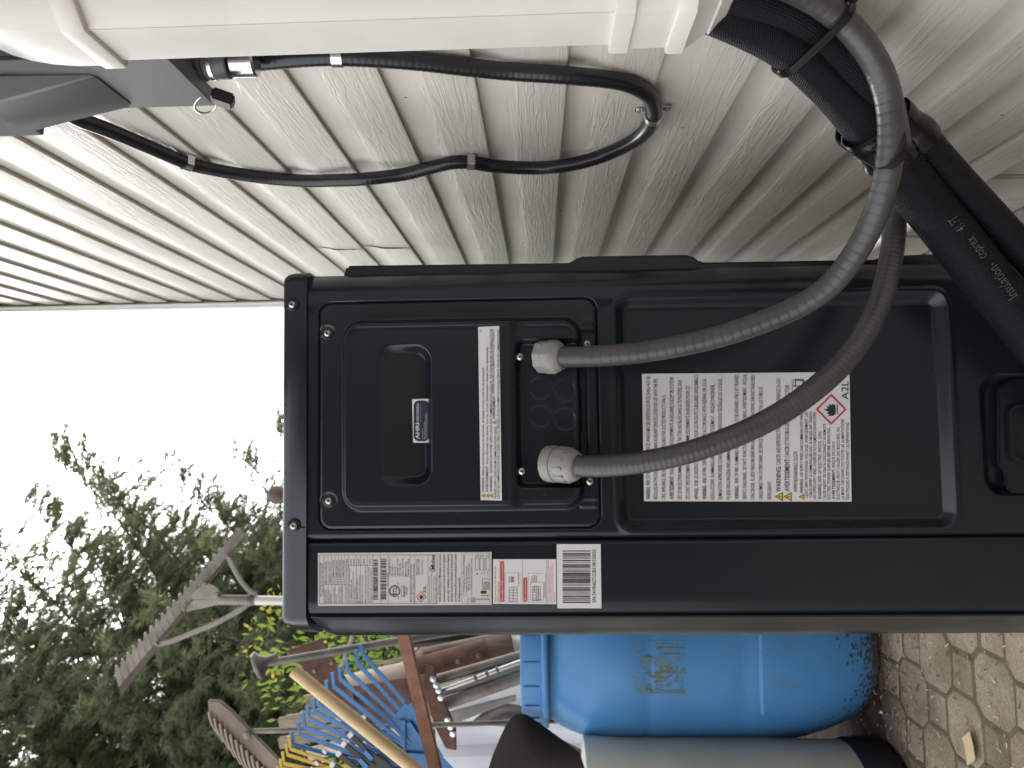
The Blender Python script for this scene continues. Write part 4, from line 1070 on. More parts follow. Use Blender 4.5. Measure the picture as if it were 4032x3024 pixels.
L4.ring(1303, 765, 84, 12); L4.ring(1303, 765, 64, 6); L4.text('ETL', 1305, 818, 712, 58, bold=True)
L4.text('c', 1350, 872, 852, 24); L4.text('US', 1350, 680, 640, 22); L4.rect(1402, 680, 1406, 855); L4.text('Intertek', 1437, 850, 682, 34, bold=True); L4.text('3076283', 1478, 825, 705, 22)
for xc, t, y1 in ((1235, 'CONFORMS TO UL', 298), (1272, 'STD. 60335-1,', 370), (1308, '60335-2-40', 410), (1346, 'CERTIFIED TO CSA', 290), (1382, 'STD. C22.2 No.', 355), (1420, '60335-1, 60335-2-40', 290), (1462, 'Made in China', 340), (1498, 'Fabriqué en Chine', 297)):
    L4.text(t, xc, 553, y1, 22, M_INK if xc < 1450 else M_INK, bold=xc > 1450)
L4.text('DATE MANUFACTURED 01/2025', 1546, 925, 375, 20, M_INKGREY); L4.text('DATE DE FABRICATION 03/2025', 1582, 935, 375, 20, M_INKGREY)
L4.flame(1688, 850, 80); L4.text('A2L', 1740, 788, 692, 46)
for xc, t in ((1628, 'REFRIGERANT R-454B'), (1654, 'RÉFRIGÉRANT R454B'), (1700, '3.50kg (128.98oz)')): L4.text(t, xc, 530, 300, 18, M_INKGREY)
L4.ring(1852, 440, 44, 9, n=24, a0=20, a1=330); L4.text('Midea', 1858, 452, 238, 56, bold=True)
for xc, t, y1 in ((1806, 'Short-circuit current 5.0 kA rms', 545), (1836, 'Courant de court-circuit 5.0 kA rms', 505), (1872, 'symmetrical, 240 V maximum', 550), (1902, 'symétrique, 240 V maximum', 560)): L4.text(t, xc, 932, y1, 17, M_INKGREY)
for xc, t, y1 in ((1960, 'LEAK DETECTION SYSTEM installed. Unit must be', 228), (2018, 'powered except for service (for units with refrigerant', 232), (2078, 'sensor only). / Installation du Système de détection', 232), (2130, "des fuites. L'unité sera Alimentée en électricité, sauf", 230), (2186, "pour l'entretien. (Pour les unités dotées d'un capteur", 225), (2240, 'de réfrigérant uniquement).', 560)):
    L4.text(t, xc, 918, y1, 34)
L4.conv = c7
L4.frame(347, 172, 676, 760, 3, M_INKPALE)
for xc, t, y0, y1 in ((370, '1 = Precharged part (Partie préchargée)', 668, 190), (402, '2 = Added during installation', 668, 318), (430, "(Ajouté lors de l'installation)", 610, 298), (460, '1+2 = Total amount (Quantité totale)', 668, 232)): L4.text(t, xc, y0, y1, 20, M_INKGREY)
for x in (503, 557, 628): L4.frame(x, 230, x+48, 370, 4, M_INKGREY)
for xc, t in ((528, '1'), (580, '2'), (650, '1+2')): L4.text(t, xc, 420, 400 if len(t) == 1 else 392, 16, M_INKGREY)
for xc in (510, 564, 634): L4.text('kg', xc, 218, 195, 16, M_INKGREY); L4.text('(oz)', xc+24, 222, 184, 14, M_INKGREY)
L4.rect(612, 205, 616, 415, M_INKPALE)
L4.frame(586, 468, 674, 592, 4, M_INKGREY); L4.rect(602, 506, 666, 588, M_INKPALE); L4.poly([(562, 625), (578, 608), (636, 608), (636, 642), (578, 642)])
L4.rect(568, 660, 660, 666, M_INKGREY); L4.rect(645, 655, 655, 670, M_INK); L4.rect(520, 700, 672, 716, M_INKPALE); L4.poly([(452, 690), (508, 684), (508, 748), (452, 742)], M_INKPALE); L4.frame(408, 702, 438, 752, 4, M_INKPALE)
L4.finish()
# 5. red and white wiring label
L5 = Sheet(c7, 0.0008, 'wiring_label', [(711, 760), (711, 241), (1443, 241), (1446, 764)], M_LABELW)
for x in (790, 1055, 1332): L5.rect(x-1.5, 243, x+1.5, 760, M_INKGREY)
L5.text('Power needs to be OFF BEFORE DIP', 738, 738, 332, 18, M_INKRED); L5.text('SWITCH adjustments', 770, 738, 505, 18, M_INKRED)
L5.poly(rrpts(796, 266, 841, 738, 14), M_INKRED); L5.text('Non-polarity RS485 communication', 818, 722, 280, 20, M_LABELW)
L5.poly(rrpts(1063, 455, 1108, 738, 14), M_INKRED); L5.text('24V communication', 1086, 726, 468, 20, M_LABELW)
for nm, (bb, mm_) in L5.ink.items():
    if mm_ is M_LABELW: bb.v = [(x, y-0.0003, z) for x, y, z in bb.v]
def dashed(x0, y0, x1, y1):
    for k in range(int((x1-x0)/24)): L5.rect(x0+k*24, y0, x0+k*24+13, y0+4, M_INKGREY); L5.rect(x0+k*24, y1-4, x0+k*24+13, y1, M_INKGREY)
    for k in range(int((y1-y0)/24)): L5.rect(x0, y0+k*24, x0+4, y0+k*24+13, M_INKGREY); L5.rect(x1-4, y0+k*24, x1, y0+k*24+13, M_INKGREY)
dashed(848, 400, 1042, 740); dashed(1116, 403, 1325, 742)
def block(x0, y0, nx, ny, cw, ch, dots=()):
    for i in range(nx+1): L5.rect(x0+i*cw-2, y0, x0+i*cw+2, y0+ny*ch)
    for j in range(ny+1): L5.rect(x0, y0+j*ch-2, x0+nx*cw, y0+j*ch+2)
    for i, j in dots: L5.ring(x0+(i+.5)*cw, y0+(j+.5)*ch, 9, 8, M_INKRED, n=10)
block(898, 565, 2, 5, 47, 33); block(898, 448, 2, 2, 26, 30, [(1, 0), (1, 1)]); block(1170, 558, 2, 5, 45, 33, [(1, 0), (1, 1), (1, 2), (1, 3), (1, 4), (0, 0), (0, 1)]); block(1162, 437, 2, 2, 28, 30)
L5.frame(1145, 508, 1300, 716, 3, M_INKGREY); L5.text('TO INDOOR UNIT', 1008, 562, 405, 16, M_INKGREY); L5.text('TO INDOOR UNIT', 1310, 690, 520, 16, M_INKGREY)
for k, (xc, y1) in enumerate(((1350, 258), (1372, 335), (1396, 290), (1424, 630))): L5.text(['24V wires must not be connected to S1 / S2 All wiring', 'must be in compliance with the wiring connection', 'incorrect wiring can cause damage to the unit', 'wiring board'][k], xc, 742, y1, 14, M_INKRED)
L5.finish()
# 6. serial number barcode
L6 = Sheet(c7, 0.0012, 'serial_number_label', [(1458, 812), (1450, 66), (1962, 66), (1971, 812)], M_LABELW)
L6.bars(1520, 1842, 750, 134, 9); L6.text('S/N 5410N627122B3180150020', 1884, 745, 130, 42)
L6.finish()
bpy.data.objects.remove(_tmpo)

# faded print on the thick insulated pipe
pt = MB()
_tmp2 = bpy.data.curves.new('line', 'FONT'); _tmpo = bpy.data.objects.new('line', _tmp2); COL.objects.link(_tmpo); _tmp = _tmp2; _tmp.resolution_u = 2; _cache.clear()
def c9(x, y): return ((3450+x*582/1756)/S, (550+y*550/1659)/S)
def pipe_text(txt, p0, p1, hgt):
    v, f = glyphs(txt, False); W = max(q[0] for q in v); a, b_ = Vector((*c9(*p0),)), Vector((*c9(*p1),)); d_ = (b_-a); nrm = Vector((-d_.y, d_.x)).normalized()
    out = []
    for gx, gy in v:
        q = a + d_*(gx/W) - nrm*(gy*hgt/0.7)
        base = at_y(q.x, q.y, 0.80); dr = (base-Vector(EYE)).normalized(); e = Vector(EYE)
        c = min(pathA, key=lambda k_: ((k_-e) - dr*(k_-e).dot(dr)).length); w_ = c-e; perp = (w_ - dr*w_.dot(dr)); dist2 = perp.length; rad = 0.0255
        depth = w_.dot(dr) - math.sqrt(max(1e-7, rad*rad-min(dist2, rad*0.98)**2)) - 0.0016
        out.append(e + dr*depth)
    pt.add(out, f)
pipe_text('41 FT', (1068, 1036), (952, 884), 24); pipe_text('coprex', (1325, 1378), (1150, 1132), 24); pipe_text('Insulation-', (1690, 1850), (1410, 1445), 24)
tag(pt.build('printed_text', M_PIPEPRINT, pipeA, smooth=False), kind='stuff')
bpy.data.objects.remove(_tmpo)

# steel stand under the unit
st = thing('equipment_stand', 'black steel stand under the heat pump', 'stand', (0, 1.33, 0))
for y in (YU+0.10, YU+0.82):
    b = MB(); b.box((-0.02, y, Z_BOT-0.0225), (0.44, 0.04, 0.040)); b.build('cross_rail', M_BLACKPL, st, bevel=0.002)
    for x in (-0.20, 0.16):
        b = MB(); b.box((x, y, (Z_BOT-0.045)/2+0.004), (0.04, 0.036, Z_BOT-0.046)); b.build('leg', M_BLACKPL, st, bevel=0.002)
# ------------------------------------------------------------------ blue barrel
def barrel_material():
    M = mat('blue_barrel_hdpe', (0.06, 0.23, 0.50), rough=0.42, spec=0.4)
    nt, b = nodes_of(M)
    tc = nt.nodes.new("ShaderNodeTexCoord")
    n = nt.nodes.new("ShaderNodeTexNoise"); n.inputs['Scale'].default_value = 9; n.inputs['Detail'].default_value = 7; n.inputs['Roughness'].default_value = 0.65
    mp = nt.nodes.new("ShaderNodeMapping"); mp.inputs['Scale'].default_value = (1, 1, 0.55)
    nt.links.new(tc.outputs['Object'], mp.inputs['Vector']); nt.links.new(mp.outputs[0], n.inputs['Vector'])
    r = nt.nodes.new("ShaderNodeValToRGB"); e = r.color_ramp.elements
    e[0].position = 0.60; e[0].color = (0, 0, 0, 1); e[1].position = 0.82; e[1].color = (0.75, 0.75, 0.75, 1)
    nt.links.new(n.outputs['Fac'], r.inputs['Fac'])
    n2 = nt.nodes.new("ShaderNodeTexNoise"); n2.inputs['Scale'].default_value = 3; nt.links.new(tc.outputs['Object'], n2.inputs['Vector'])
    r2 = nt.nodes.new("ShaderNodeValToRGB"); r2.color_ramp.elements[0].color = (0.042, 0.180, 0.42, 1); r2.color_ramp.elements[1].color = (0.070, 0.235, 0.49, 1)
    nt.links.new(n2.outputs['Fac'], r2.inputs['Fac'])
    mx = nt.nodes.new("ShaderNodeMix"); mx.data_type = 'RGBA'; nt.links.new(r.outputs[0], mx.inputs['Factor'])
    nt.links.new(r2.outputs[0], mx.inputs[6]); mx.inputs[7].default_value = (0.10, 0.11, 0.06, 1)
    nt.links.new(mx.outputs[2], b.inputs['Base Color'])
    return M
M_BARREL = barrel_material()
BX, BY, BR = -0.585, 2.262, 0.288
bar = thing('blue_barrel', 'blue plastic barrel with ribbed lid standing behind the heat pump', 'barrel', (BX, BY, 0.0))
def zpx(px, Y): return at_y(px, 1500, Y).z
ZB = 0.004
prof = [(0.02, ZB), (0.185, ZB), (0.203, ZB+0.010), (0.226, 0.050), (0.250, 0.110), (0.268, 0.175), (0.279, 0.24), (0.285, 0.30), (0.2875, 0.36), (0.2855, 0.372), (0.2875, 0.384), (0.288, 0.45), (0.288, 0.55), (0.2880, 0.60), (0.2850, 0.612), (0.2880, 0.624), (0.2855, 0.68), (0.280, 0.72), (0.270, 0.76), (0.256, 0.80), (0.243, 0.83), (0.233, 0.845), (0.2275, 0.853), (0.2275, 0.90)]
b = MB(); b.lathe(prof, (BX, BY, 0), n=72); b.build('barrel_body', M_BARREL, bar, angle=60)
prof = [(0.236, 0.862), (0.247, 0.863), (0.250, 0.867), (0.250, 0.876), (0.246, 0.880), (0.2335, 0.881), (0.2335, 0.930), (0.231, 0.9345), (0.222, 0.936), (0.05, 0.936)]
b = MB(); b.lathe(prof, (BX, BY, 0), n=72, caps=False); lid = b.build('barrel_lid', M_BARREL, bar, angle=50)
for k in range(22):
    a = 2*math.pi*(k+.3)/22; dr = Vector((math.cos(a), math.sin(a), 0))
    b = MB(); b.bar(Vector((BX, BY, 0.888))+dr*0.2345, Vector((BX, BY, 0.928))+dr*0.2345, 0.006, 0.0045, dr.cross(Vector((0, 0, 1)))); b.build('lid_rib', M_BARREL, lid, bevel=0.001)
# stains: remains of a torn-off label and mud splashed round the foot
def on_barrel(px, py, lift=0.0012, rmax=None):
    d = Vector(ray(px, py)); e = Vector(EYE)
    lo, hi = 1.5, 2.6
    t = lo
    while t < hi:
        p = e + d*(t/d.y); z = p.z; rr = np.interp(z, [q[1] for q in PR], [q[0] for q in PR])
        if (p.x-BX)**2 + (p.y-BY)**2 < (rr+lift)**2: return p
        t += 0.0015
    return None
PR = [(r, z) for r, z in [(0.185, ZB), (0.203, ZB+0.010), (0.226, 0.050), (0.250, 0.110), (0.268, 0.175), (0.279, 0.24), (0.285, 0.30), (0.2875, 0.36), (0.288, 0.60), (0.2855, 0.68), (0.280, 0.72), (0.270, 0.76), (0.256, 0.80), (0.243, 0.83)]]
c8 = lambda x, y: ((1900+x*2132/2212)/S, (2300+y*724/751)/S)
M_GLUE = mat('label_glue_residue', (0.07, 0.20, 0.33), rough=0.7, var=1, var_color=(0.13, 0.12, 0.035), var_scale=16, detail=6)
b = MB()
for i in range(50):
    for j in range(54):
        x, y = 628+4*i, 232+4*j; q = mn.noise((x*.014, y*.02, 3)) + 0.7*mn.noise((x*.06, y*.05, 8)) + .3*random.uniform(-1, 1)
        edge = i in (0, 1, 2) or j > 49 or j == 0
        if q < (-0.22 if edge else 0.0) and not (edge and random.random() < .6): continue
        ps = [on_barrel(*c8(x+a, y+b_)) for a, b_ in ((0, 0), (4, 0), (4, 4), (0, 4))]
        if all(ps): b.add(ps, [(0, 1, 2, 3)])
b.build('label_residue', M_GLUE, bar)
b = MB()
for k in range(1500):
    a = random.uniform(math.pi*0.95, math.pi*2.0); zz = abs(random.gauss(0, 0.050))+0.002
    if random.random() < 0.12: a = random.gauss(math.pi*1.62, 0.22); zz = random.uniform(0.0, 0.15)
    if mn.noise((a*4, zz*30, 2)) < -0.12 and zz > 0.03: continue
    r_ = np.interp(zz, [q[1] for q in PR], [q[0] for q in PR]) + 0.0012
    c = Vector((BX+r_*math.cos(a), BY+r_*math.sin(a), zz)); tg = Vector((-math.sin(a), math.cos(a), 0)); up = Vector((0.35*math.cos(a), 0.35*math.sin(a), 1)).normalized()
    s_ = random.uniform(.0018, .0055)*(1 if zz > .03 else 1.5); n = random.randint(4, 6); ph = random.uniform(0, 6)
    b.add([c + tg*(math.cos(ph+6.283*q/n)*s_*random.uniform(.5, 1.2)) + up*(math.sin(ph+6.283*q/n)*s_*random.uniform(.4, .9)) for q in range(n)], [tuple(range(n))])
tag(b.build('mud_splashes', M_DIRT, bar, smooth=False), kind='stuff')
b = MB(); ps = [on_barrel(1133+4*math.sin(k*.1), 206+k*13, 0.0010) for k in range(26)]; ps2 = [on_barrel(1145+4*math.sin(k*.1), 206+k*13, 0.0010) for k in range(26)]
ps = [on_barrel(*c8(1128+.16*k*k*.02*4, 208+k*12.5)) for k in range(27)]; ps2 = [on_barrel(*c8(1143+.16*k*k*.02*4, 208+k*12.5)) for k in range(27)]
for k in range(26):
    q = (ps[k], ps2[k], ps2[k+1], ps[k+1])
    if all(q): b.add(q, [(0, 1, 2, 3)])
b.build('level_line', mat('pale_blue_line', (0.10, 0.32, 0.66), rough=0.5), bar)

# ------------------------------------------------------------------ pale round drum with black foot, dark shovels, tarp
dr_ = thing('pale_drum', 'pale grey plastic drum on a black foot beside the blue barrel', 'drum', (-1.03, 2.02, 0))
M_DRUM = mat('pale_grey_plastic', (0.70, 0.675, 0.59), rough=0.45, var=0.15, var_scale=5, rough_var=0.1)
px_, py_ = -1.035, 2.04; rd = 0.235
b = MB(); b.lathe([(0.225, 0.10), (0.226, 0.16), (0.230, 0.25), (rd, 0.36), (rd, 0.765), (rd-0.003, 0.773), (rd-0.012, 0.773), (rd-0.014, 0.74), (0.02, 0.73)], (px_, py_, 0), n=64); b.build('drum_body', M_DRUM, dr_, angle=50)
b = MB(); b.lathe([(0.02, 0.002), (0.218, 0.002), (0.232, 0.010), (0.234, 0.05), (0.230, 0.095), (0.222, 0.105), (0.20, 0.106)], (px_, py_, 0), n=64); b.build('drum_foot', M_BLACKPL, dr_)

def cR7(x, y): return ((1700+x*1000/2212)/S, (2450+y*574/1270)/S)      # tools next to the barrel top
def c7t(x, y): return ((700+x*1400/2212)/S, (2300+y*724/1144)/S)        # rakes and poles
def c6t(x, y): return ((0+x*1400/1754)/S, (1700+y*1324/1659)/S)          # trees and grading rake
def cR8(x, y): return ((400+x*800/1770)/S, (2050+y*750/1659)/S)         # grading rake close-up
def cB(x, y): return ((1100+x*800/2212)/S, (2450+y*574/1587)/S)          # blue rake close-up
def T(conv, x, y, Y): return at_y(*conv(x, y), Y)
def shell(conv, outline, centre, Y, bulge, thick, name, material, parent=None, rings=7):
    """curved sheet with a traced rim, domed towards the viewer and given real thickness"""
    n = len(outline); vs, fs = [], []
    for side in (0, 1):
        for k in range(rings+1):
            t = k/rings
            for x, y in outline:
                cx, cy = centre; u = cx+(x-cx)*t, cy+(y-cy)*t
                vs.append(T(conv, u[0], u[1], Y - bulge*(1-t*t)) + Vector((0, thick*side, 0)))
    N = (rings+1)*n
    for side in (0, 1):
        for k in range(rings):
            for i in range(n):
                a = side*N+k*n+i; b_ = side*N+k*n+(i+1) % n; fs.append((a, b_, b_+n, a+n))
    for i in range(n):
        a = rings*n+i; b_ = rings*n+(i+1) % n; fs.append((a, b_, N+b_, N+a))
    b = MB(); b.add(vs, fs); return b.build(name, material, parent, angle=50)
sh = thing('scoop_shovel', 'dark brown scoop shovel blade standing above the pale drum', 'shovel', T(cR7, 900, 1200, 2.05))
ol = [(700, 822), (735, 802), (785, 798), (840, 815), (890, 850), (960, 900), (1080, 985), (1180, 1060), (1290, 1140), (1340, 1300), (1300, 1480), (1050, 1560), (760, 1540), (520, 1420), (490, 1290), (530, 1160), (585, 1030), (640, 910)]
shell(cR7, ol, (880, 1180), 2.06, 0.035, 0.004, 'blade', M_DARKBROWN, sh)
b = MB(); b.tube([T(cR7, 980, 1500, 2.07), T(cR7, 1250, 2200, 2.05), T(cR7, 1480, 2700, 2.03)], 0.016, 12); b.build('handle', M_WOODBROWN, sh)
s2 = thing('grey_shovel', 'worn grey steel shovel blade behind the brown one', 'shovel', T(cR7, 600, 800, 2.5))
ol = [(330, 880), (470, 770), (620, 705), (760, 725), (880, 800), (960, 880), (1000, 1000), (900, 1060), (760, 1000), (640, 915), (480, 895)]
shell(cR7, ol, (700, 860), 2.52, 0.05, 0.004, 'blade', M_OLDSTEEL, s2)
b = MB(); b.tube([T(cR7, 900, 950, 2.54), T(cR7, 1300, 1150, 2.56), T(cR7, 2400, 1500, 2.58)], 0.014, 10); b.build('handle', M_WOODGREY, s2)
tr = MB()
vs, fs = [], []
for j in range(25):
    for i in range(61):
        x = -2.3+1.75*i/60; z = 1.30*j/24; vs.append((x, 2.98 + 0.018*math.sin(x*31+0.6*math.sin(z*3)) + 0.010*math.sin(x*74+z) + 0.03*mn.noise((x*3, z*3, 0)), z-0.01 - (0.05*mn.noise((x*4, 1, 1)) if j == 24 else 0)))
for j in range(24):
    for i in range(60): a = j*61+i; fs.append((a, a+1, a+62, a+61))
tr.add(vs, fs); tr.add([(x, y+0.004, z) for x, y, z in vs], fs)
tag(tr.build('tarp', M_TARP), 'pale white tarp hanging in folds behind the barrel', 'tarp')
b = MB(); b.box((-0.86, 2.72, 0.035), (0.42, 0.09, 0.055), Matrix.Rotation(R(12), 3, 'Z')); tag(b.build('timber_offcut', M_WOODGREY, bevel=0.004), 'pale timber offcut on the soil between barrel and drum', 'timber')

# ------------------------------------------------------------------ aluminium grading rake
gr = thing('grading_rake', 'large weathered aluminium grading rake raised against the conifers', 'rake', T(cR8, 1500, 690, 2.3))
YR = 2.30
A0, A1 = (112, 1330), (1212, 60)                 # toothed edge ends
B0, B1 = (150, 1450), (1262, 112)                 # fold line
C0, C1 = (165, 1535), (1240, 165)                 # back flange edge
NT = 22
def lerp2(p, q, t): return (p[0]+(q[0]-p[0])*t, p[1]+(q[1]-p[1])*t)
outl = []
for k in range(NT):
    t0, t1 = k/NT, (k+1)/NT; w = t1-t0
    base = lambda t, off: (lambda a, b_: (a[0]+(b_[0]-a[0])*off, a[1]+(b_[1]-a[1])*off))(lerp2(A0, A1, t), lerp2(B0, B1, t))
    outl += [base(t0+.02*w, 0.05), base(t0+.35*w, -0.30), base(t0+.62*w, -0.30), base(t0+.86*w, 0.08)]
vs = [T(cR8, *p, YR-0.012*(1-(0.05, -0.30, -0.30, 0.08)[k_ % 4])) for k_, p in enumerate(outl)]; n = len(outl)
vs2 = [T(cR8, *lerp2(B0, B1, min(1, max(0, ((p[1]-A0[1])/(A1[1]-A0[1]))))), YR) for p in outl]
b = MB(); fs = []
th = Vector((0.0015, 0.004, 0.001)); V = vs + vs2 + [p+th for p in vs] + [p+th for p in vs2]
for i in range(n-1):
    fs += [(i, i+1, n+i+1, n+i), (2*n+i+1, 2*n+i, 3*n+i, 3*n+i+1), (i+1, i, 2*n+i, 2*n+i+1)]
fs += [(0, n, 3*n, 2*n), (n-1, 2*n-1, 4*n-1, 3*n-1)]
b.add(V, fs); b.build('toothed_blade', M_ALU, gr, smooth=False)
b = MB(); b.prism([T(cR8, *B0, YR), T(cR8, *B1, YR), T(cR8, *C1, YR+0.05), T(cR8, *C0, YR+0.05)], (0.001, 0.004, 0.002)); b.build('back_flange', M_ALU, gr, smooth=False)
b = MB(); b.prism([T(cR8, 780, 640, YR-.006), T(cR8, 905, 530, YR-.006), T(cR8, 1000, 580, YR-.012), T(cR8, 1045, 640, YR-.012), T(cR8, 1040, 690, YR-.012), T(cR8, 790, 690, YR-.006)], (0, 0.005, 0)); b.build('bracket_plate', M_ALU, gr, bevel=0.001)
b = MB(); b.prism([T(cR8, 740, 795, YR-.004), T(cR8, 720, 765, YR-.004), T(cR8, 800, 690, YR-.008), T(cR8, 1040, 690, YR-.008), T(cR8, 1035, 730, YR-.008)], (0, 0.005, 0)); b.build('bracket_plate', M_ALU, gr, bevel=0.001)
for pth in ([(1100, 300), (1150, 410), (1220, 530), (1290, 610), (1350, 645)], [(485, 1075), (620, 1045), (800, 970), (1000, 890), (1150, 810), (1240, 755), (1300, 700)]):
    b = MB(); b.tube(resample(spline([T(cR8, x, y, YR-.012) for x, y in pth], 6), 0.012), 0.0085, 8, flat=0.55, flat_dir=(0, 1, 0)); b.build('brace_rod', M_ALU, gr)
b = MB(); p0, p1 = T(cR8, 1025, 690, YR-.01), T(cR8, 1345, 694, YR-.01); b.tube([p0, p1], 0.0148, 18); b.build('ferrule', M_ALU, gr)
b = MB(); b.tube([T(cR8, 1278, 694, YR-.01), T(cR8, 1318, 694, YR-.01)], 0.0175, 18); b.build('clamp_collar', M_OLDSTEEL, gr)
M_POLE = mat('worn_yellow_aluminium', (0.58, 0.56, 0.52), rough=0.45, metal=0.3, var=1, var_color=(0.62, 0.36, 0.03), var_scale=11, stretch=(1, 1, .35), detail=5)
for n_ in M_POLE.node_tree.nodes:
    if n_.type == 'VALTORGB': n_.color_ramp.elements[0].position = 0.30; n_.color_ramp.elements[1].position = 0.40
b = MB(); d_ = (p1-p0).normalized(); e_ = p1 + d_*((p1.z-0.02)/-d_.z); b.tube([p1, p1.lerp(e_, .5), e_], 0.0138, 18); b.build('pole', M_POLE, gr)
for x, y in ((1100, 303), (905, 547), (722, 770), (480, 1070), (1010, 640)):
    b = MB(); b.lathe([(0.0065, 0), (0.0065, 0.004), (0.004, 0.006)], T(cR8, x, y, YR-.016), (0, -1, 0), n=8); b.build('bolt', M_OLDSTEEL, gr)

# ------------------------------------------------------------------ old tined rake head
hr = thing('hay_rake', 'old weathered rake head with many thin tines at the picture edge', 'rake', T(c6t, 1300, 1500, 2.15))
YH = 2.15
b = MB(); q = [(1022, 1326), (1085, 1330), (1150, 1385), (1395, 1640), (1470, 1720), (1440, 1790), (1330, 1680), (1060, 1420), (1030, 1390)]
b.prism([T(c6t, x, y, YH) for x, y in q], (0.002, 0.012, 0)); b.build('head_bar', mat('greyed_rake_head', (0.27, 0.22, 0.175), rough=0.75, var=0.35, var_scale=12, bump=0.4, bump_scale=60), hr, bevel=0.003)
for k in range(15):
    t = k/14; a = lerp2((1032, 1385), (1400, 1760), t); ln = 70+95*math.sin(math.pi*min(1, .12+t*.7))
    pts = [a, (a[0]+12+12*t, a[1]+ln*.5), (a[0]+42+34*t, a[1]+ln)]
    b = MB(); b.tube(resample(spline([T(c6t, x, y, YH-.006) for x, y in pts], 5), 0.008), lambda t_: 0.0045-0.0015*t_, 6); b.build('tine', mat('greyed_tine', (0.32, 0.27, 0.21), rough=0.7), hr)
b = MB(); p0, p1 = T(c6t, 1250, 1478, YH+.012), T(c6t, 1480, 1470, YH+.02); d_ = (p1-p0).normalized(); b.tube([p0, p0+d_*1.35], 0.0075, 10); b.build('handle', M_GREYPIPE, hr)
b = MB(); b.lathe([(0.011, 0), (0.011, 0.003), (0.006, 0.005)], T(c6t, 1218, 1498, YH-.001), (0, -1, 0), n=12); b.build('bolt', M_OLDSTEEL, hr)

# ------------------------------------------------------------------ poles, plates and bars
def ground_end(p0, p1, z=0.0):
    d_ = (p1-p0).normalized(); return p1 + d_*((p1.z-z)/max(0.05, -d_.z))
def pole(name, label, cat, a, b_, r, material, n=14, group=None, to_ground=True):
    e_ = ground_end(a, b_) if to_ground else b_
    m_ = MB(); m_.tube([a, a.lerp(e_, .3), a.lerp(e_, .6), e_], r, n); o = m_.build(name, material); tag(o, label, cat, group); return o
o = pole('steel_pry_bar', 'long grey steel bar with a flared disc end', 'bar', T(c7t, 520, 498, 2.22), T(c7t, 1880, 268, 2.32), 0.0118, M_OLDSTEEL)
ax = (T(c7t, 520, 498, 2.22) - T(c7t, 700, 468, 2.232)).normalized()
b = MB(); b.lathe([(0.0115, -0.055), (0.0150, -0.026), (0.026, -0.010), (0.0395, -0.002), (0.0405, 0.004), (0.037, 0.010), (0.01, 0.0115)], T(c7t, 505, 505, 2.22), (ax+Vector((-.28, -.10, 0))).normalized(), n=32); b.build('flared_end', M_OLDSTEEL, o)
# wooden handle end peeping over the unit's top
kb = thing('wooden_grip', 'blurred brown wooden tool grip just above the unit top edge', 'tool grip', at_y(640, 1075, 2.6))
b = MB(); b.lathe([(0.004, 0.0), (0.022, 0.006), (0.030, 0.022), (0.029, 0.045), (0.019, 0.075), (0.015, 0.10), (0.0145, 1.45)], at_y(580, 1063, 2.6), (at_y(640, 1080, 2.6)-at_y(580, 1063, 2.6)), n=20); b.build('grip', mat('dark_grip_wood', (0.10, 0.07, 0.06), rough=0.6), kb)
# rusty plate on a stake
rp_ = thing('rusty_plate', 'rust-brown steel plate behind the grey bar and blue rake', 'plate', T(c7t, 1000, 900, 2.45))
b = MB(); b.prism([T(c7t, x, y, 2.45) for x, y in ((673, 416), (888, 340), (915, 375), (1075, 640), (1110, 760), (1010, 760), (985, 722))], (0, 0.006, 0)); b.build('plate', M_RUST, rp_, smooth=False)
b = MB(); b.prism([T(c7t, x, y, 2.46) for x, y in ((985, 722), (1075, 640), (1560, 560), (1600, 700), (1330, 900), (1080, 1010), (1030, 900))], (0, 0.006, 0)); b.build('lower_plate', M_RUST, rp_, smooth=False)
b = MB(); b.tube([T(c7t, 1060, 820, 2.48), T(c7t, 1400, 1200, 2.5), ground_end(T(c7t, 1060, 820, 2.48), T(c7t, 1400, 1200, 2.5))], 0.014, 10); b.build('stake', M_RUST, rp_)
for x, y in ((958, 490), (850, 540)):
    b = MB(); b.lathe([(0.007, 0), (0.006, 0.003), (0.002, 0.004)], T(c7t, x, y, 2.449), (0, -1, 0), n=10); b.build('rivet', M_ALU, rp_)
pole('wooden_pole', 'pale new wooden handle slanting in front of the blue rake', 'handle', T(c7t, 722, 540, 1.86), T(c7t, 1450, 1130, 1.80), 0.0152, M_WOODPALE, 20)
p0, p1 = T(c7t, 1375, 180, 1.93), T(c7t, 1600, 1144, 1.84)
e_ = ground_end(p0, p1); b = MB(); b.bar(p0, e_, 0.032, 0.016); tag(b.build('rusty_angle_bar', M_RUSTPINK, bevel=0.003), 'pinkish rusty steel bar crossing in front of the blue rake', 'bar')
# white gutter lengths and grey pipes
def strip(name, label, cat, conv, pts, Y0, Y1, thick, material, bevel=0.002):
    n = len(pts); P = [T(conv, x, y, Y0+(Y1-Y0)*k/(n-1)) for k, (x, y) in enumerate(pts)]
    b = MB(); b.prism(P, (0, thick, 0)); o = b.build(name, material, bevel=bevel); tag(o, label, cat); return o
M_GUTTER = mat('dirty_white_gutter', (0.58, 0.56, 0.50), rough=0.5, var=1, var_color=(0.33, 0.22, 0.13), var_scale=5, detail=5)
gt = MB(); ga, gb_ = T(c7t, 985, 715, 2.62), T(c7t, 1560, 585, 2.66); gd = (gb_-ga).normalized(); ge = ga + gd*1.05
vs = []; N_ = 12
gs = gd.cross(Vector((0, 1, 0))).normalized()
for p in (ga, ge):
    for rr in (0.072, 0.069):
        for k in range(N_+1):
            a = math.pi*k/N_; vs.append(p + gs*(math.cos(a)*rr) - Vector((0, 1, 0))*(math.sin(a)*rr*0.8))
fs = []; q = N_+1
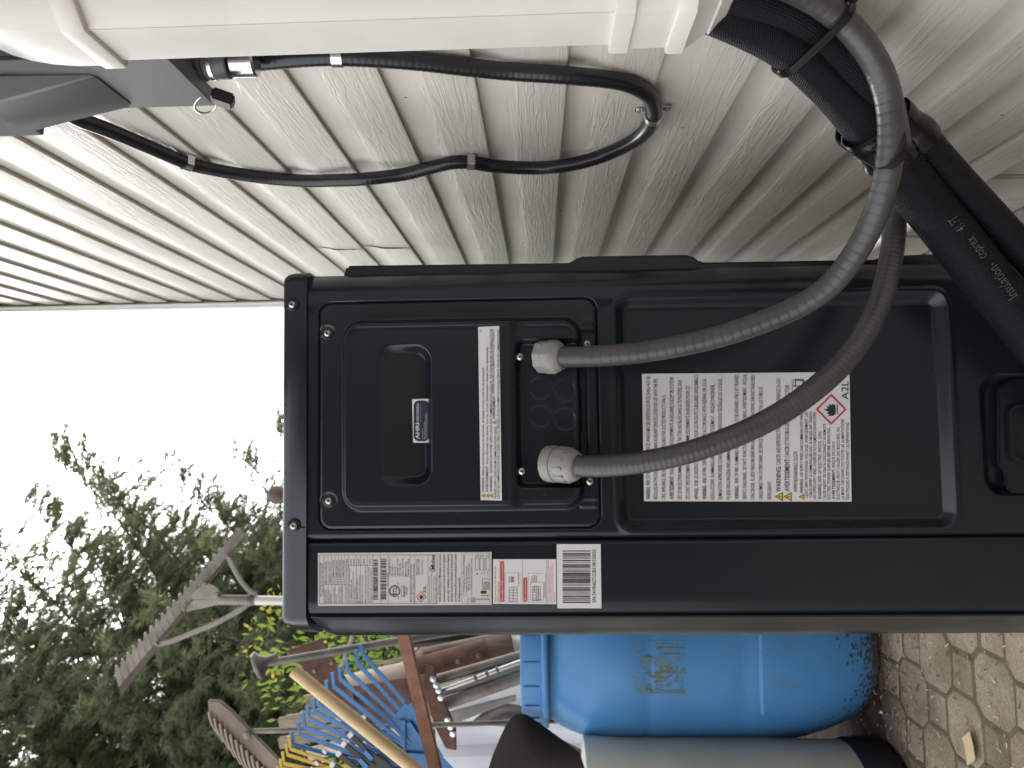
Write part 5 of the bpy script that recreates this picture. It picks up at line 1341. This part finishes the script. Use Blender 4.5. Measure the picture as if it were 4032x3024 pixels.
for k in range(N_): fs += [(k, k+1, 2*q+k+1, 2*q+k), (q+k+1, q+k, 3*q+k, 3*q+k+1), (k+1, k, q+k, q+k+1), (2*q+k, 2*q+k+1, 3*q+k+1, 3*q+k)]
fs += [(0, 2*q, 3*q, q), (N_, q+N_, 3*q+N_, 2*q+N_)]
gt.add(vs, fs); tag(gt.build('gutter_length', M_GUTTER), 'dirty white gutter length lying behind the blue rake tines', 'gutter')
for k, (a, b_, r, Y, mt, lab) in enumerate([
        ((20, 505), (700, 310), 0.0150, 2.42, M_GREYPIPE, 'grey galvanised pipe uppermost beside the barrel lid'),
        ((70, 600), (700, 370), 0.0085, 2.40, M_STEEL, 'thin shiny steel rod between the grey pipes'),
        ((60, 610), (700, 415), 0.0165, 2.44, mat('cream_pipe', (0.42, 0.40, 0.33), rough=0.5, var=0.3, var_scale=8), 'cream coloured pipe just under the shiny rod'),
        ((90, 720), (720, 500), 0.0190, 2.42, M_GREYPIPE, 'rust-streaked grey pipe under the cream one')]):
    p0, p1 = T(cR7, *a, Y), T(cR7, *b_, Y); d_ = (p1-p0).normalized(); m_ = MB(); m_.tube([p0-d_*0.02, p0.lerp(p1, .5), p1+d_*0.35], r, 14); tag(m_.build('metal_pipe', mt), lab, 'pipe', 'pipes bundled behind the barrel')
    if k == 1:
        o = bpy.context.scene.objects[-1]
        for t in (0.50, 0.66, 0.80):
            c = p0.lerp(p1, t); w = MB(); w.tube([c-d_*0.004, c+d_*0.004], 0.0125, 8); w.build('rod_collar', M_OLDSTEEL, bpy.data.objects['metal_pipe.001'])
strip('grey_plank', 'flat grey plank at the bottom of the pipe bundle', 'plank', cR7, [(110, 800), (730, 640), (730, 690), (640, 715), (190, 890), (150, 860)], 2.47, 2.47, 0.018, mat('grey_painted_board', (0.30, 0.28, 0.24), rough=0.8, var=0.3, var_scale=10))
pb_ = thing('perforated_bracket', 'dark rusty bracket with bright holes across the pipe ends', 'bracket', T(cR7, 80, 700, 2.36))
b = MB(); b.prism([T(cR7, x, y, 2.36) for x, y in ((-60, 370), (15, 400), (90, 640), (210, 930), (215, 1120), (120, 1100), (20, 900), (-70, 560))], (0, 0.012, 0)); b.build('plate', M_RUST, pb_, bevel=0.002)
for x, y in ((14, 492), (40, 545), (62, 592), (80, 655), (140, 850), (165, 910), (185, 970)):
    b = MB(); b.lathe([(0.0095, 0), (0.0095, 0.003), (0.0060, 0.004)], T(cR7, x, y, 2.359), (0, -1, 0), n=12); b.build('rivet', M_STEEL, pb_)
# wooden poles, black pipe, log
pole('timber_log', 'brown weathered log with a bolted rusty sleeve', 'log', T(c7t, 1490, 540, 2.58), T(c7t, 2080, 372, 2.60), 0.040, M_WOODBROWN, 14, to_ground=False)
sl = MB(); p0, p1 = T(c7t, 1480, 543, 2.58), T(c7t, 1925, 416, 2.595); sl.tube([p0, p1], 0.0425, 16); slo = sl.build('rusty_sleeve', M_RUST, bpy.data.objects['timber_log'])
for x, y in ((1745, 482), (1872, 446)):
    b = MB(); b.lathe([(0.008, 0), (0.008, 0.004), (0.004, 0.006)], T(c7t, x, y, 2.54), (0, -1, 0), n=8); b.build('bolt', M_OLDSTEEL, bpy.data.objects['timber_log'])
pole('tool_shaft', 'grey-brown wooden tool handle with a ferrule above the log', 'handle', T(c7t, 1530, 430, 2.66), T(c7t, 2075, 318, 2.68), 0.019, M_WOODGREY, 14, to_ground=False)
pole('black_pipe', 'black plastic pipe emerging from behind the heat pump edge', 'pipe', T(c7t, 1390, 345, 2.74), T(c7t, 1990, 300, 2.76), 0.030, M_BLACKPL, 14, to_ground=False)
for k, (a, m1, b_, r) in enumerate([((1100, 300), (1070, 380), (1010, 560), 0.010), ((1540, 300), (1500, 400), (1440, 480), 0.006), ((1200, 490), (1330, 480), (1520, 430), 0.007), ((1260, 540), (1290, 450), (1340, 390), 0.005), ((1170, 300), (1180, 420), (1130, 600), 0.004), ((1160, 330), (1240, 420), (1390, 300), 0.004)]):
    m_ = MB(); pp = [T(c7t, *q_, 2.9+.03*k) for q_ in (a, m1, b_)]; m_.tube(resample(spline(pp, 6), .02), r, 8)
    lab = ['bare brown stick standing in the bright green shrub', 'thin pale strip end beside the rusty bar', 'slim grey stick lying level across the shrub', 'curved dark twig in the middle of the shrub', 'thin dark twig rising beside the brown stick', 'thin looping wire over the shrub flowers'][k]
    tag(m_.build('garden_stick' if k != 5 else 'loop_wire', [M_WOODGREY, M_GUTTER, M_WOODGREY, M_BARKY, M_BARKY, M_BARKY][k]), lab, 'stick' if k != 5 else 'wire', 'sticks standing in the shrub' if k != 5 else None)
tw = thing('trowel_blade', 'pale curved trowel blade standing before the shrub', 'trowel', T(c7t, 1360, 550, 2.8))
shell(c7t, [(1325, 612), (1345, 560), (1375, 505), (1405, 480), (1412, 500), (1395, 560), (1370, 600)], (1368, 550), 2.80, 0.012, 0.003, 'blade', M_GUTTER, tw)
b = MB(); b.tube(resample(spline([T(c7t, 1405, 485, 2.8), T(c7t, 1470, 430, 2.81), T(c7t, 1545, 305, 2.83)], 6), .01), lambda t: 0.006+0.008*math.sin(math.pi*t), 8, flat=0.4); b.build('shank', M_GUTTER, tw)
# loose bricks and a board behind
for k, (x, y) in enumerate(((1600, 455), (1600, 472), (1650, 447))):
    b = MB(); c = T(c7t, x, y, 3.05); b.box(c, (0.055, 0.10, 0.20), Matrix.Rotation(R(8), 3, 'Y')); 
for k in range(2):
    c = T(c7t, 1628, 432+30*k, 3.1); b = MB(); b.box(c, (0.030, 0.10, 0.19)); tag(b.build('brick', mat('red_brick', (0.30, 0.11, 0.07), rough=0.9, var=0.3, var_scale=20), bevel=0.003), ['red brick standing upright nearer the black pipe', 'red brick standing upright nearer the log'][k], 'brick', 'bricks behind the tools')
# weathered stakes at the far edge
for k, (a, b_, w) in enumerate([((635, 880), (1010, 790), 0.060), ((632, 990), (1010, 900), 0.045), ((800, 735), (1020, 690), 0.05), ((810, 1060), (1200, 960), 0.05)]):
    m_ = MB(); p0, p1 = T(c7t, *a, 3.2+.05*k), T(c7t, *b_, 3.2+.05*k); e_ = ground_end(p0, p1); m_.bar(p0, e_, w, 0.025)
    tag(m_.build('timber_stake', M_WOODGREY if k < 3 else M_GUTTER, bevel=0.003), ['grey weathered timber stake with squared end behind the blue rake', 'lower grey timber stake behind the yellow rake', 'short grey stake behind the wooden handle', 'pale painted board behind the yellow rake tines'][k], 'stake', 'stakes behind the rakes')

# ------------------------------------------------------------------ leaf rakes
def tine(conv, pts, Y, w, t, material, parent, tipmat=None):
    P = [T(conv, x, y, Y) for x, y in pts]
    n = len(P); vs, fs = [], []
    for i, p in enumerate(P):
        d_ = frame_at(P, i); s_ = d_.cross(Vector((0, 1, 0))).normalized(); nn = s_.cross(d_)
        for a, c in ((-1, -1), (1, -1), (1, 1), (-1, 1)): vs.append(p + s_*(a*w/2) + nn*(c*t/2))
    for i in range(n-1):
        for k in range(4): fs.append((i*4+k, i*4+(k+1) % 4, (i+1)*4+(k+1) % 4, (i+1)*4+k))
    fs += [(3, 2, 1, 0), tuple((n-1)*4+k for k in range(4))]
    b = MB(); b.add(vs, fs); return b.build('tine', material, parent, smooth=False, bevel=0.0006)
br = thing('blue_leaf_rake', 'blue plastic leaf rake with hooked tines fanned upward', 'leaf rake', T(cB, 1500, 1500, 2.0))
YL = 2.02
hub = (1640, 1560)
bt = [((885, 235), (905, 345), (1380, 890), 0), ((830, 300), (850, 440), (1320, 960), 1), ((730, 400), (745, 530), (1250, 1010), 2), ((655, 480), (665, 620), (1190, 1060), 3), ((580, 545), (595, 700), (1130, 1130), 4), ((510, 635), (520, 770), (1090, 1180), 5), ((420, 850), (440, 910), (1060, 1260), 6), ((368, 830), (385, 970), (1010, 1300), 7), ((300, 915), (325, 1050), (980, 1370), 8), ((252, 985), (275, 1135), (960, 1430), 9), ((203, 1085), (225, 1215), (940, 1490), 10), ((128, 1195), (155, 1330), (900, 1530), 11)]
for a, m1, e_, k in bt:
    tine(cB, [a, m1, e_, lerp2(e_, hub, .55)], YL-0.012*math.sin(k/11*math.pi), 0.0105, 0.0055, M_BLUEPL, br)
b = MB()
b.prism([T(cB, x, y, YL-.010) for x, y in ((1365, 880), (1420, 900), (1490, 1000), (1560, 1090), (1630, 1260), (1700, 1390), (1900, 1600), (1880, 1680), (1600, 1680), (1380, 1490), (1330, 1440), (1345, 1060), (1300, 1050), (1150, 1215), (1110, 1190), (1300, 960))], (0, 0.004, 0)); b.build('head_plate', M_BLUEPL, br, bevel=0.001)
for q in ([(1345, 1060), (1345, 1440)], [(1330, 1440), (1640, 1460)], [(1400, 1090), (1640, 1420)], [(1420, 900), (1760, 1480)]):
    b = MB(); b.bar(T(cB, *q[0], YL-.016), T(cB, *q[1], YL-.016), 0.013, 0.007); b.build('stiffening_rib', M_BLUEPL, br, bevel=0.001)
b = MB(); p0, p1 = T(cB, 1640, 1560, YL), T(cB, 2050, 2100, YL); b.tube([p0, ground_end(p0, p1)], 0.013, 12); b.build('handle', M_WOODGREY, br)
sr = thing('black_fan_rake', 'black fan rake with silver-tipped tines between the blue and yellow ones', 'leaf rake', T(cB, 1050, 1500, 1.96))
YS = 1.965; hubs = (1060, 1500)
for k, (a, m1) in enumerate((((905, 1035), (1150, 1270)), ((770, 1215), (950, 1400)), ((695, 1315), (860, 1450)), ((640, 1420), (800, 1560)), ((570, 1540), (760, 1660)))):
    o = tine(cB, [a, lerp2(a, m1, .5), m1, (m1[0]+180, m1[1]+120)], YS, 0.0120, 0.006, M_BLACKPL, sr)
    d2 = Vector((m1[0]-a[0], m1[1]-a[1])).normalized()
    b = MB(); b.bar(T(cB, a[0]-d2.x*14, a[1]-d2.y*14, YS-.001), T(cB, a[0]+d2.x*36, a[1]+d2.y*36, YS-.001), 0.0150, 0.009); b.build('silver_tip', M_LABELW, o, bevel=0.0015)
b = MB(); b.prism([T(cB, x, y, YS-.001) for x, y in ((960, 1400), (1040, 1440), (1100, 1440), (1150, 1480), (1280, 1640), (1250, 1760), (1000, 1740), (930, 1600), (985, 1550), (1030, 1500))], (0, 0.008, 0)); b.build('hub', M_BLACKPL, sr, bevel=0.002)
for pts in (((925, 1400), (1010, 1490)), ((870, 1490), (960, 1580))):
    b = MB(); b.bar(T(cB, *pts[0], YS-.004), T(cB, *pts[1], YS-.004), 0.0120, 0.006); b.build('blue_clip', M_BLUEPL, sr, bevel=0.001)
b = MB(); p0, p1 = T(cB, 1150, 1660, YS), T(cB, 1700, 2300, YS); b.tube([p0, ground_end(p0, p1)], 0.012, 12); b.build('handle', M_BLACKPL, sr)
for k, (x, y) in enumerate(((505, 1400), (415, 1525), (365, 1580))):
    pass
yr = thing('yellow_leaf_rake', 'yellow metal leaf rake tines at the lower picture edge', 'leaf rake', T(cB, 500, 1600, 2.0))
YY = 2.0
for a, m1, e_ in (((105, 1240), (125, 1380), (760, 1590)), ((72, 1325), (90, 1440), (640, 1620)), ((35, 1410), (55, 1540), (600, 1660)), ((10, 1490), (25, 1590), (560, 1720)), ((-25, 1570), (-10, 1660), (520, 1800))):
    o = tine(cB, [a, m1, e_, (e_[0]+420, e_[1]+160)], YY, 0.0090, 0.004, M_YELLOW, yr)
for a, c in (((505, 1395), (480, 1420)), ((420, 1520), (395, 1545)), ((370, 1585), (345, 1610))):
    b = MB(); b.bar(T(cB, *a, YY-.004), T(cB, *c, YY-.004), 0.012, 0.006); b.build('tine_clip', M_LABELW, yr, bevel=0.001)
b = MB(); b.bar(T(cB, 150, 1630, YY-.004), T(cB, 800, 1560, YY-.004), 0.010, 0.004); b.build('spreader_bar', M_YELLOW, yr)
b = MB(); p0, p1 = T(cB, 980, 1780, YY), T(cB, 1700, 2300, YY); b.tube([p0, ground_end(p0, p1)], 0.012, 12); b.build('handle', M_WOODGREY, yr)

# ------------------------------------------------------------------ small things on the paving
cP = lambda x, y: ((3300+x*732/2116)/S, (2450+y*574/1659)/S)
def loose_screw(a, b_, label):
    p0, p1 = at_z(*cP(*a), 0.02), at_z(*cP(*b_), 0.02); p0 = at_z(*cP(*a), max(0, soil_h(p0.x, p0.y))+0.022); p1 = at_z(*cP(*b_), max(0, soil_h(p1.x, p1.y))+0.012); d_ = (p1-p0).normalized(); L = (p1-p0).length
    t = thing('roofing_screw', label, 'screw', p0, 'loose screws on the paving')
    m_ = MB(); m_.tube([p0, p1], lambda t_: 0.0028-0.0012*max(0, t_-.8)*5*.6, 8, rf=lambda l: 1+.18*math.sin(l*2*math.pi/.0028)); m_.build('shank', M_STEEL, t)
    m_ = MB(); m_.lathe([(0.0055, -0.009), (0.0055, -0.002), (0.0062, -0.001)], p0, d_, n=6); m_.build('hex_head', M_STEEL, t)
    m_ = MB(); m_.lathe([(0.0100, 0.0), (0.0100, 0.0018), (0.006, 0.003)], p0, d_, n=16); m_.build('washer', M_STEEL, t)
loose_screw((322, 680), (435, 825), 'shiny hex-head screw lying against the barrel foot')
loose_screw((498, 1020), (528, 1172), 'shiny hex-head screw lying on the soil edge of the paving')
vs = []
q = [(1412, 1325), (1440, 1385), (1462, 1520), (1475, 1628), (1540, 1590), (1600, 1550), (1575, 1400), (1535, 1240), (1470, 1275)]
b = MB(); P = [at_z(*cP(x, y), 0.006) for x, y in q]; P = [p + Vector((0, 0, 0.006 if k in (5, 6, 7) else 0.0)) for k, p in enumerate(P)]
b.prism(P, (0, 0, 0.0012)); tag(b.build('cardboard_scrap', M_CARD, smooth=False), 'torn tan cardboard scrap lying on the pavers', 'cardboard')

# ------------------------------------------------------------------ conifers
def leaf_material(name, c0, c1, c2, transl=0.35, scale=1.1):
    M = bpy.data.materials.new(name); M.use_nodes = True; nt = M.node_tree; b = nt.nodes["Principled BSDF"]
    geo = nt.nodes.new("ShaderNodeNewGeometry"); n = nt.nodes.new("ShaderNodeTexNoise"); n.inputs['Scale'].default_value = scale; n.inputs['Detail'].default_value = 6; n.inputs['Roughness'].default_value = 0.7
    nt.links.new(geo.outputs['Position'], n.inputs['Vector'])
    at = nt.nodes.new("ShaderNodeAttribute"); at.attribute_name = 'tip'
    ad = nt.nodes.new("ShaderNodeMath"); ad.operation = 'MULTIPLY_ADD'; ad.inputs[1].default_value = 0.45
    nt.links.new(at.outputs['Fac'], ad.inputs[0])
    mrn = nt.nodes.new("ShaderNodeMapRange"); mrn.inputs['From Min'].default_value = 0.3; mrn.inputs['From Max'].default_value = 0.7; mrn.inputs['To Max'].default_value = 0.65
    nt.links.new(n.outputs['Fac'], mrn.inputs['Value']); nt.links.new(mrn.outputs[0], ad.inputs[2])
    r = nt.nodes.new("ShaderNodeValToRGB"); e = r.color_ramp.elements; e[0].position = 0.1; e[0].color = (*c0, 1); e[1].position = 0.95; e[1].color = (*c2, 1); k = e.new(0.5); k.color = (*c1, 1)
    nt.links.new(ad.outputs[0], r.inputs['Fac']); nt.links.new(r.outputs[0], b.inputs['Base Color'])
    b.inputs['Roughness'].default_value = 0.6; b.inputs['Specular IOR Level'].default_value = 0.3
    tr_ = nt.nodes.new("ShaderNodeBsdfTranslucent"); nt.links.new(r.outputs[0], tr_.inputs['Color']); mx = nt.nodes.new("ShaderNodeMixShader"); mx.inputs[0].default_value = transl
    nt.links.new(b.outputs[0], mx.inputs[1]); nt.links.new(tr_.outputs[0], mx.inputs[2]); nt.links.new(mx.outputs[0], nt.nodes["Material Output"].inputs['Surface'])
    return M
M_CEDAR = leaf_material('cedar_foliage', (0.085, 0.104, 0.068), (0.135, 0.165, 0.092), (0.21, 0.25, 0.12), transl=.55)  # leaf tones lifted and greyed to stand in for glare haze
def fast_mesh(name, V, F, material, attr=None):
    me = bpy.data.meshes.new(name); me.vertices.add(len(V)); me.vertices.foreach_set('co', np.asarray(V, np.float32).ravel())
    F = np.asarray(F, np.int32); k = F.shape[1]
    me.loops.add(F.size); me.loops.foreach_set('vertex_index', F.ravel()); me.polygons.add(len(F)); me.polygons.foreach_set('loop_start', np.arange(0, F.size, k, dtype=np.int32))
    me.update(calc_edges=True); me.materials.append(material)
    if attr is not None:
        a = me.attributes.new('tip', 'FLOAT', 'POINT'); a.data.foreach_set('value', np.asarray(attr, np.float32))
    return me
def nrm_(v): return v/np.maximum(1e-9, np.linalg.norm(v, axis=-1, keepdims=True))
def conifer_meshes(H, RAD, nb, seed, z_low=0.12, spray_len=0.066):
    """boughs sweep out level and turn up; flat branchlets; each carries rows of small scale-leaf sprays"""
    g = np.random.default_rng(seed); P0, D0, TIP, NB = [], [], [], []; wood = MB()
    for i in range(nb):
        zf = z_low + (1-z_low)*(i+g.random())/nb; z = H*zf; az = i*2.39996 + g.normal(0, .3)
        L = RAD*(1-zf)**0.5*g.uniform(.84, 1.12) + 0.15
        rise = g.uniform(-.02, .16) + .30*zf; sag = g.uniform(.10, .26)
        hd = np.array([math.cos(az), math.sin(az), 0]); sdv = np.array([-math.sin(az), math.cos(az), 0])
        wig = g.normal(0, .08)
        def bp(t): return np.array([0, 0, z]) + hd*(L*t) + sdv*(wig*L*t*t) + np.array([0, 0, 1])*(L*(rise*t - sag*math.sin(math.pi*t*.85) + .22*t**3))
        wood.tube([Vector(bp(t)) for t in np.linspace(0, .92, 8)], lambda t: .004+.007*L*(1-t), 5, caps=False)
        nbr = max(8, int(L*30)); up = np.array([0, 0, 1.0])
        for j in range(nbr):
            t = .06+.94*((j+g.random())/nbr)**.72; p = bp(min(t, 1)) + g.normal(0, .03, 3); sg = 1 if j % 2 else -1
            ang = g.uniform(.25, .85); bd_ = hd*math.cos(ang)+sdv*(sg*math.sin(ang)) + up*g.uniform(-1.0, .40)
            bl = (0.20+.14*math.sin(math.pi*min(1, t)))*g.uniform(.6, 1.3)
            if t > .90: bd_ = hd + sdv*g.normal(0, .35) + up*g.uniform(-.1, .55)
            bd_ = bd_/np.linalg.norm(bd_); sb = np.cross(bd_, up); sb /= np.linalg.norm(sb)
            ns = max(12, int(bl*172)); tt = (np.arange(ns)+g.random(ns))/ns
            alt = np.where(np.arange(ns) % 2 == 0, 1.0, -1.0)[:, None]
            pts = p + bd_*(bl*tt)[:, None] - up*(bl*.25*tt**2)[:, None] + g.normal(0, .010, (ns, 3))
            dd_ = bd_*g.uniform(.6, 1.1, (ns, 1)) + sb*alt*g.uniform(.25, .9, (ns, 1)) - up*g.uniform(-.15, .6, (ns, 1)) + g.normal(0, .22, (ns, 3))
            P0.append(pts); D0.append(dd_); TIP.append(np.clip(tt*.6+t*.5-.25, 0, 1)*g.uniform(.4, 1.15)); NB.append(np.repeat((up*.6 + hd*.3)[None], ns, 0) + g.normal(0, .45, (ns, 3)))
    P0 = np.concatenate(P0); D0 = nrm_(np.concatenate(D0)); TIP = np.concatenate(TIP); NB = np.concatenate(NB); n = len(P0)
    S_ = nrm_(np.cross(D0, NB))
    Ln = spray_len*g.uniform(.6, 1.4, (n, 1)); V, F, A = [], [], []; base = 0
    for off, ang, ls in ((0, 0, 1.0), (.12, .52, .72), (.20, -.52, .68)):      # three thin feathery fingers to a spray
        o_ = P0 + D0*Ln*off; d_ = D0*math.cos(ang) + S_*math.sin(ang); w_ = nrm_(S_*math.cos(ang) - D0*math.sin(ang)); l_ = Ln*ls
        q = np.stack([o_ - w_*l_*.085, o_ + d_*l_, o_ + w_*l_*.085], 1).reshape(-1, 3)
        V.append(q); F.append(np.arange(3*n).reshape(n, 3)+base); A.append(np.repeat(TIP, 3)); base += 3*n
    print('conifer sprays', n)
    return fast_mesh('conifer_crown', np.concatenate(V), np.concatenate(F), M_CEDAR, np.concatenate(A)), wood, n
def conifer(name, label, loc, H, RAD, nb, seed, rot=0.0, z_low=.12, src=None, scale=1.0):
    t = thing(name, label, 'tree', loc, 'conifers behind the tools'); t.rotation_euler = (0, 0, rot); t.scale = (scale,)*3
    if src is None:
        me, wood, n = conifer_meshes(H, RAD, nb, seed, z_low)
        o = bpy.data.objects.new('crown', me); COL.objects.link(o); o.parent = t
        wood.tube([(0, 0, 0), (0.02, 0, H*.4), (0, .02, H*.75), (0, 0, H*.98)], lambda q: .13*(1-q)+.012, 10)
        w_ = wood.build('trunk', M_BARKY); w_.parent = t
    else:
        for ch in src.children:
            c = ch.copy(); COL.objects.link(c); c.parent = t
    return t
cA = conifer('cedar_tree', 'nearest tall conifer with long boughs reaching over the grading rake', (-2.95, 6.4, -.22), 7.6, 3.45, 104, 3, rot=0.4, z_low=.13)
cB_ = conifer('cedar_tree', 'mid-height conifer standing behind the grading rake head', (-2.35, 8.4, -.22), 6.8, 2.6, 84, 8, rot=2.6, z_low=.12)
cC = conifer('cedar_tree', 'tall conifer filling the upper corner beyond the others', (-5.6, 7.6, -.22), 0, 0, 0, 0, rot=1.9, src=cA, scale=1.3)
cD = conifer('cedar_tree', 'conifer closest to the lower picture edge behind the old rake head', (-4.9, 5.7, -.22), 0, 0, 0, 0, rot=4.4, src=cB_, scale=.95)
cF = conifer('cedar_tree', 'low conifer just beyond the unit top behind the rake pole', (-1.75, 7.7, -.22), 0, 0, 0, 0, rot=5.1, src=cB_, scale=.72)
cE = conifer('cedar_tree', 'far conifer glimpsed between the boughs of the nearest one', (-3.6, 9.8, -.22), 0, 0, 0, 0, rot=3.3, src=cA, scale=1.0)

# ------------------------------------------------------------------ bright shrubs
M_SHRUB = leaf_material('lime_shrub_leaf', (0.10, 0.19, 0.03), (0.17, 0.30, 0.05), (0.30, 0.40, 0.07), transl=.45, scale=3)
M_FLOWER = mat('yellow_blossom', (0.55, 0.42, 0.05), rough=0.7, translucent=0.3)
def shrub(loc, rad, hgt, n, label, seed, flowers=60):
    g = np.random.default_rng(seed); t = thing('green_shrub', label, 'shrub', loc, 'bright shrubs behind the tools')
    u = nrm_(g.normal(0, 1, (n, 3))); rr = g.random((n, 1))**.45; P = u*rr*np.array([rad, rad, hgt*.5]) + np.array([0, 0, hgt*.52])
    P += np.sin(P*7+g.random(3)*6)*.04
    D = nrm_(u + g.normal(0, .6, (n, 3)) + np.array([0, 0, .3])); S_ = nrm_(np.cross(D, g.normal(0, 1, (n, 3)))); L = g.uniform(.025, .055, (n, 1))
    V = np.stack([P, P+D*L*.5-S_*L*.22, P+D*L, P+D*L*.5+S_*L*.22], 1).reshape(-1, 3); F = np.arange(4*n).reshape(n, 4)
    o = bpy.data.objects.new('foliage', fast_mesh('shrub_foliage', V, F, M_SHRUB, np.repeat(rr[:, 0], 4))); COL.objects.link(o); o.parent = t
    w = MB()
    for k in range(14):
        a = g.uniform(0, 6.28); q = g.uniform(.2, .8); w.tube([(0, 0, 0), (math.cos(a)*rad*q*.5, math.sin(a)*rad*q*.5, hgt*.4), (math.cos(a)*rad*q, math.sin(a)*rad*q, hgt*g.uniform(.6, .95))], lambda s_: .009*(1-s_)+.002, 5, caps=False)
    x = w.build('stems', M_BARKY); x.parent = t
    if flowers:
        f = MB()
        for k in range(flowers):
            d_ = Vector(nrm_(g.normal(0, 1, 3))); c = Vector((d_.x*rad, d_.y*rad, hgt*.52+d_.z*hgt*.5))
            for q in range(7):
                a = g.normal(0, .022, 3); e1 = Vector(g.normal(0, .010, 3)); e2 = Vector(g.normal(0, .010, 3)); p = c+Vector(a); f.add([p, p+e1, p+e1+e2, p+e2], [(0, 1, 2, 3)])
        x = f.build('blossom', M_FLOWER, smooth=False); x.parent = t
    return t
p = T(c7t, 1180, 420, 3.9); shrub((p.x, 3.9, 0), .62, p.z*2*.66, 5200, 'lime green shrub with yellow blossom beside the heat pump corner', 21, 90)
p = T(c7t, 1420, 380, 4.3); shrub((p.x+.25, 4.5, 0), .7, 1.55, 4200, 'low lime shrub hidden mostly behind the heat pump', 23, 40)
p = T(c7t, 720, 830, 4.0); shrub((p.x, 4.0, 0), .36, 1.62, 1700, 'small lime shrub showing above the timber stakes', 22, 12)
p = T(c7t, 720, 1080, 4.2); shrub((p.x-.2, 4.3, 0), .40, 1.55, 1600, 'small green shrub behind the yellow rake', 24, 0)
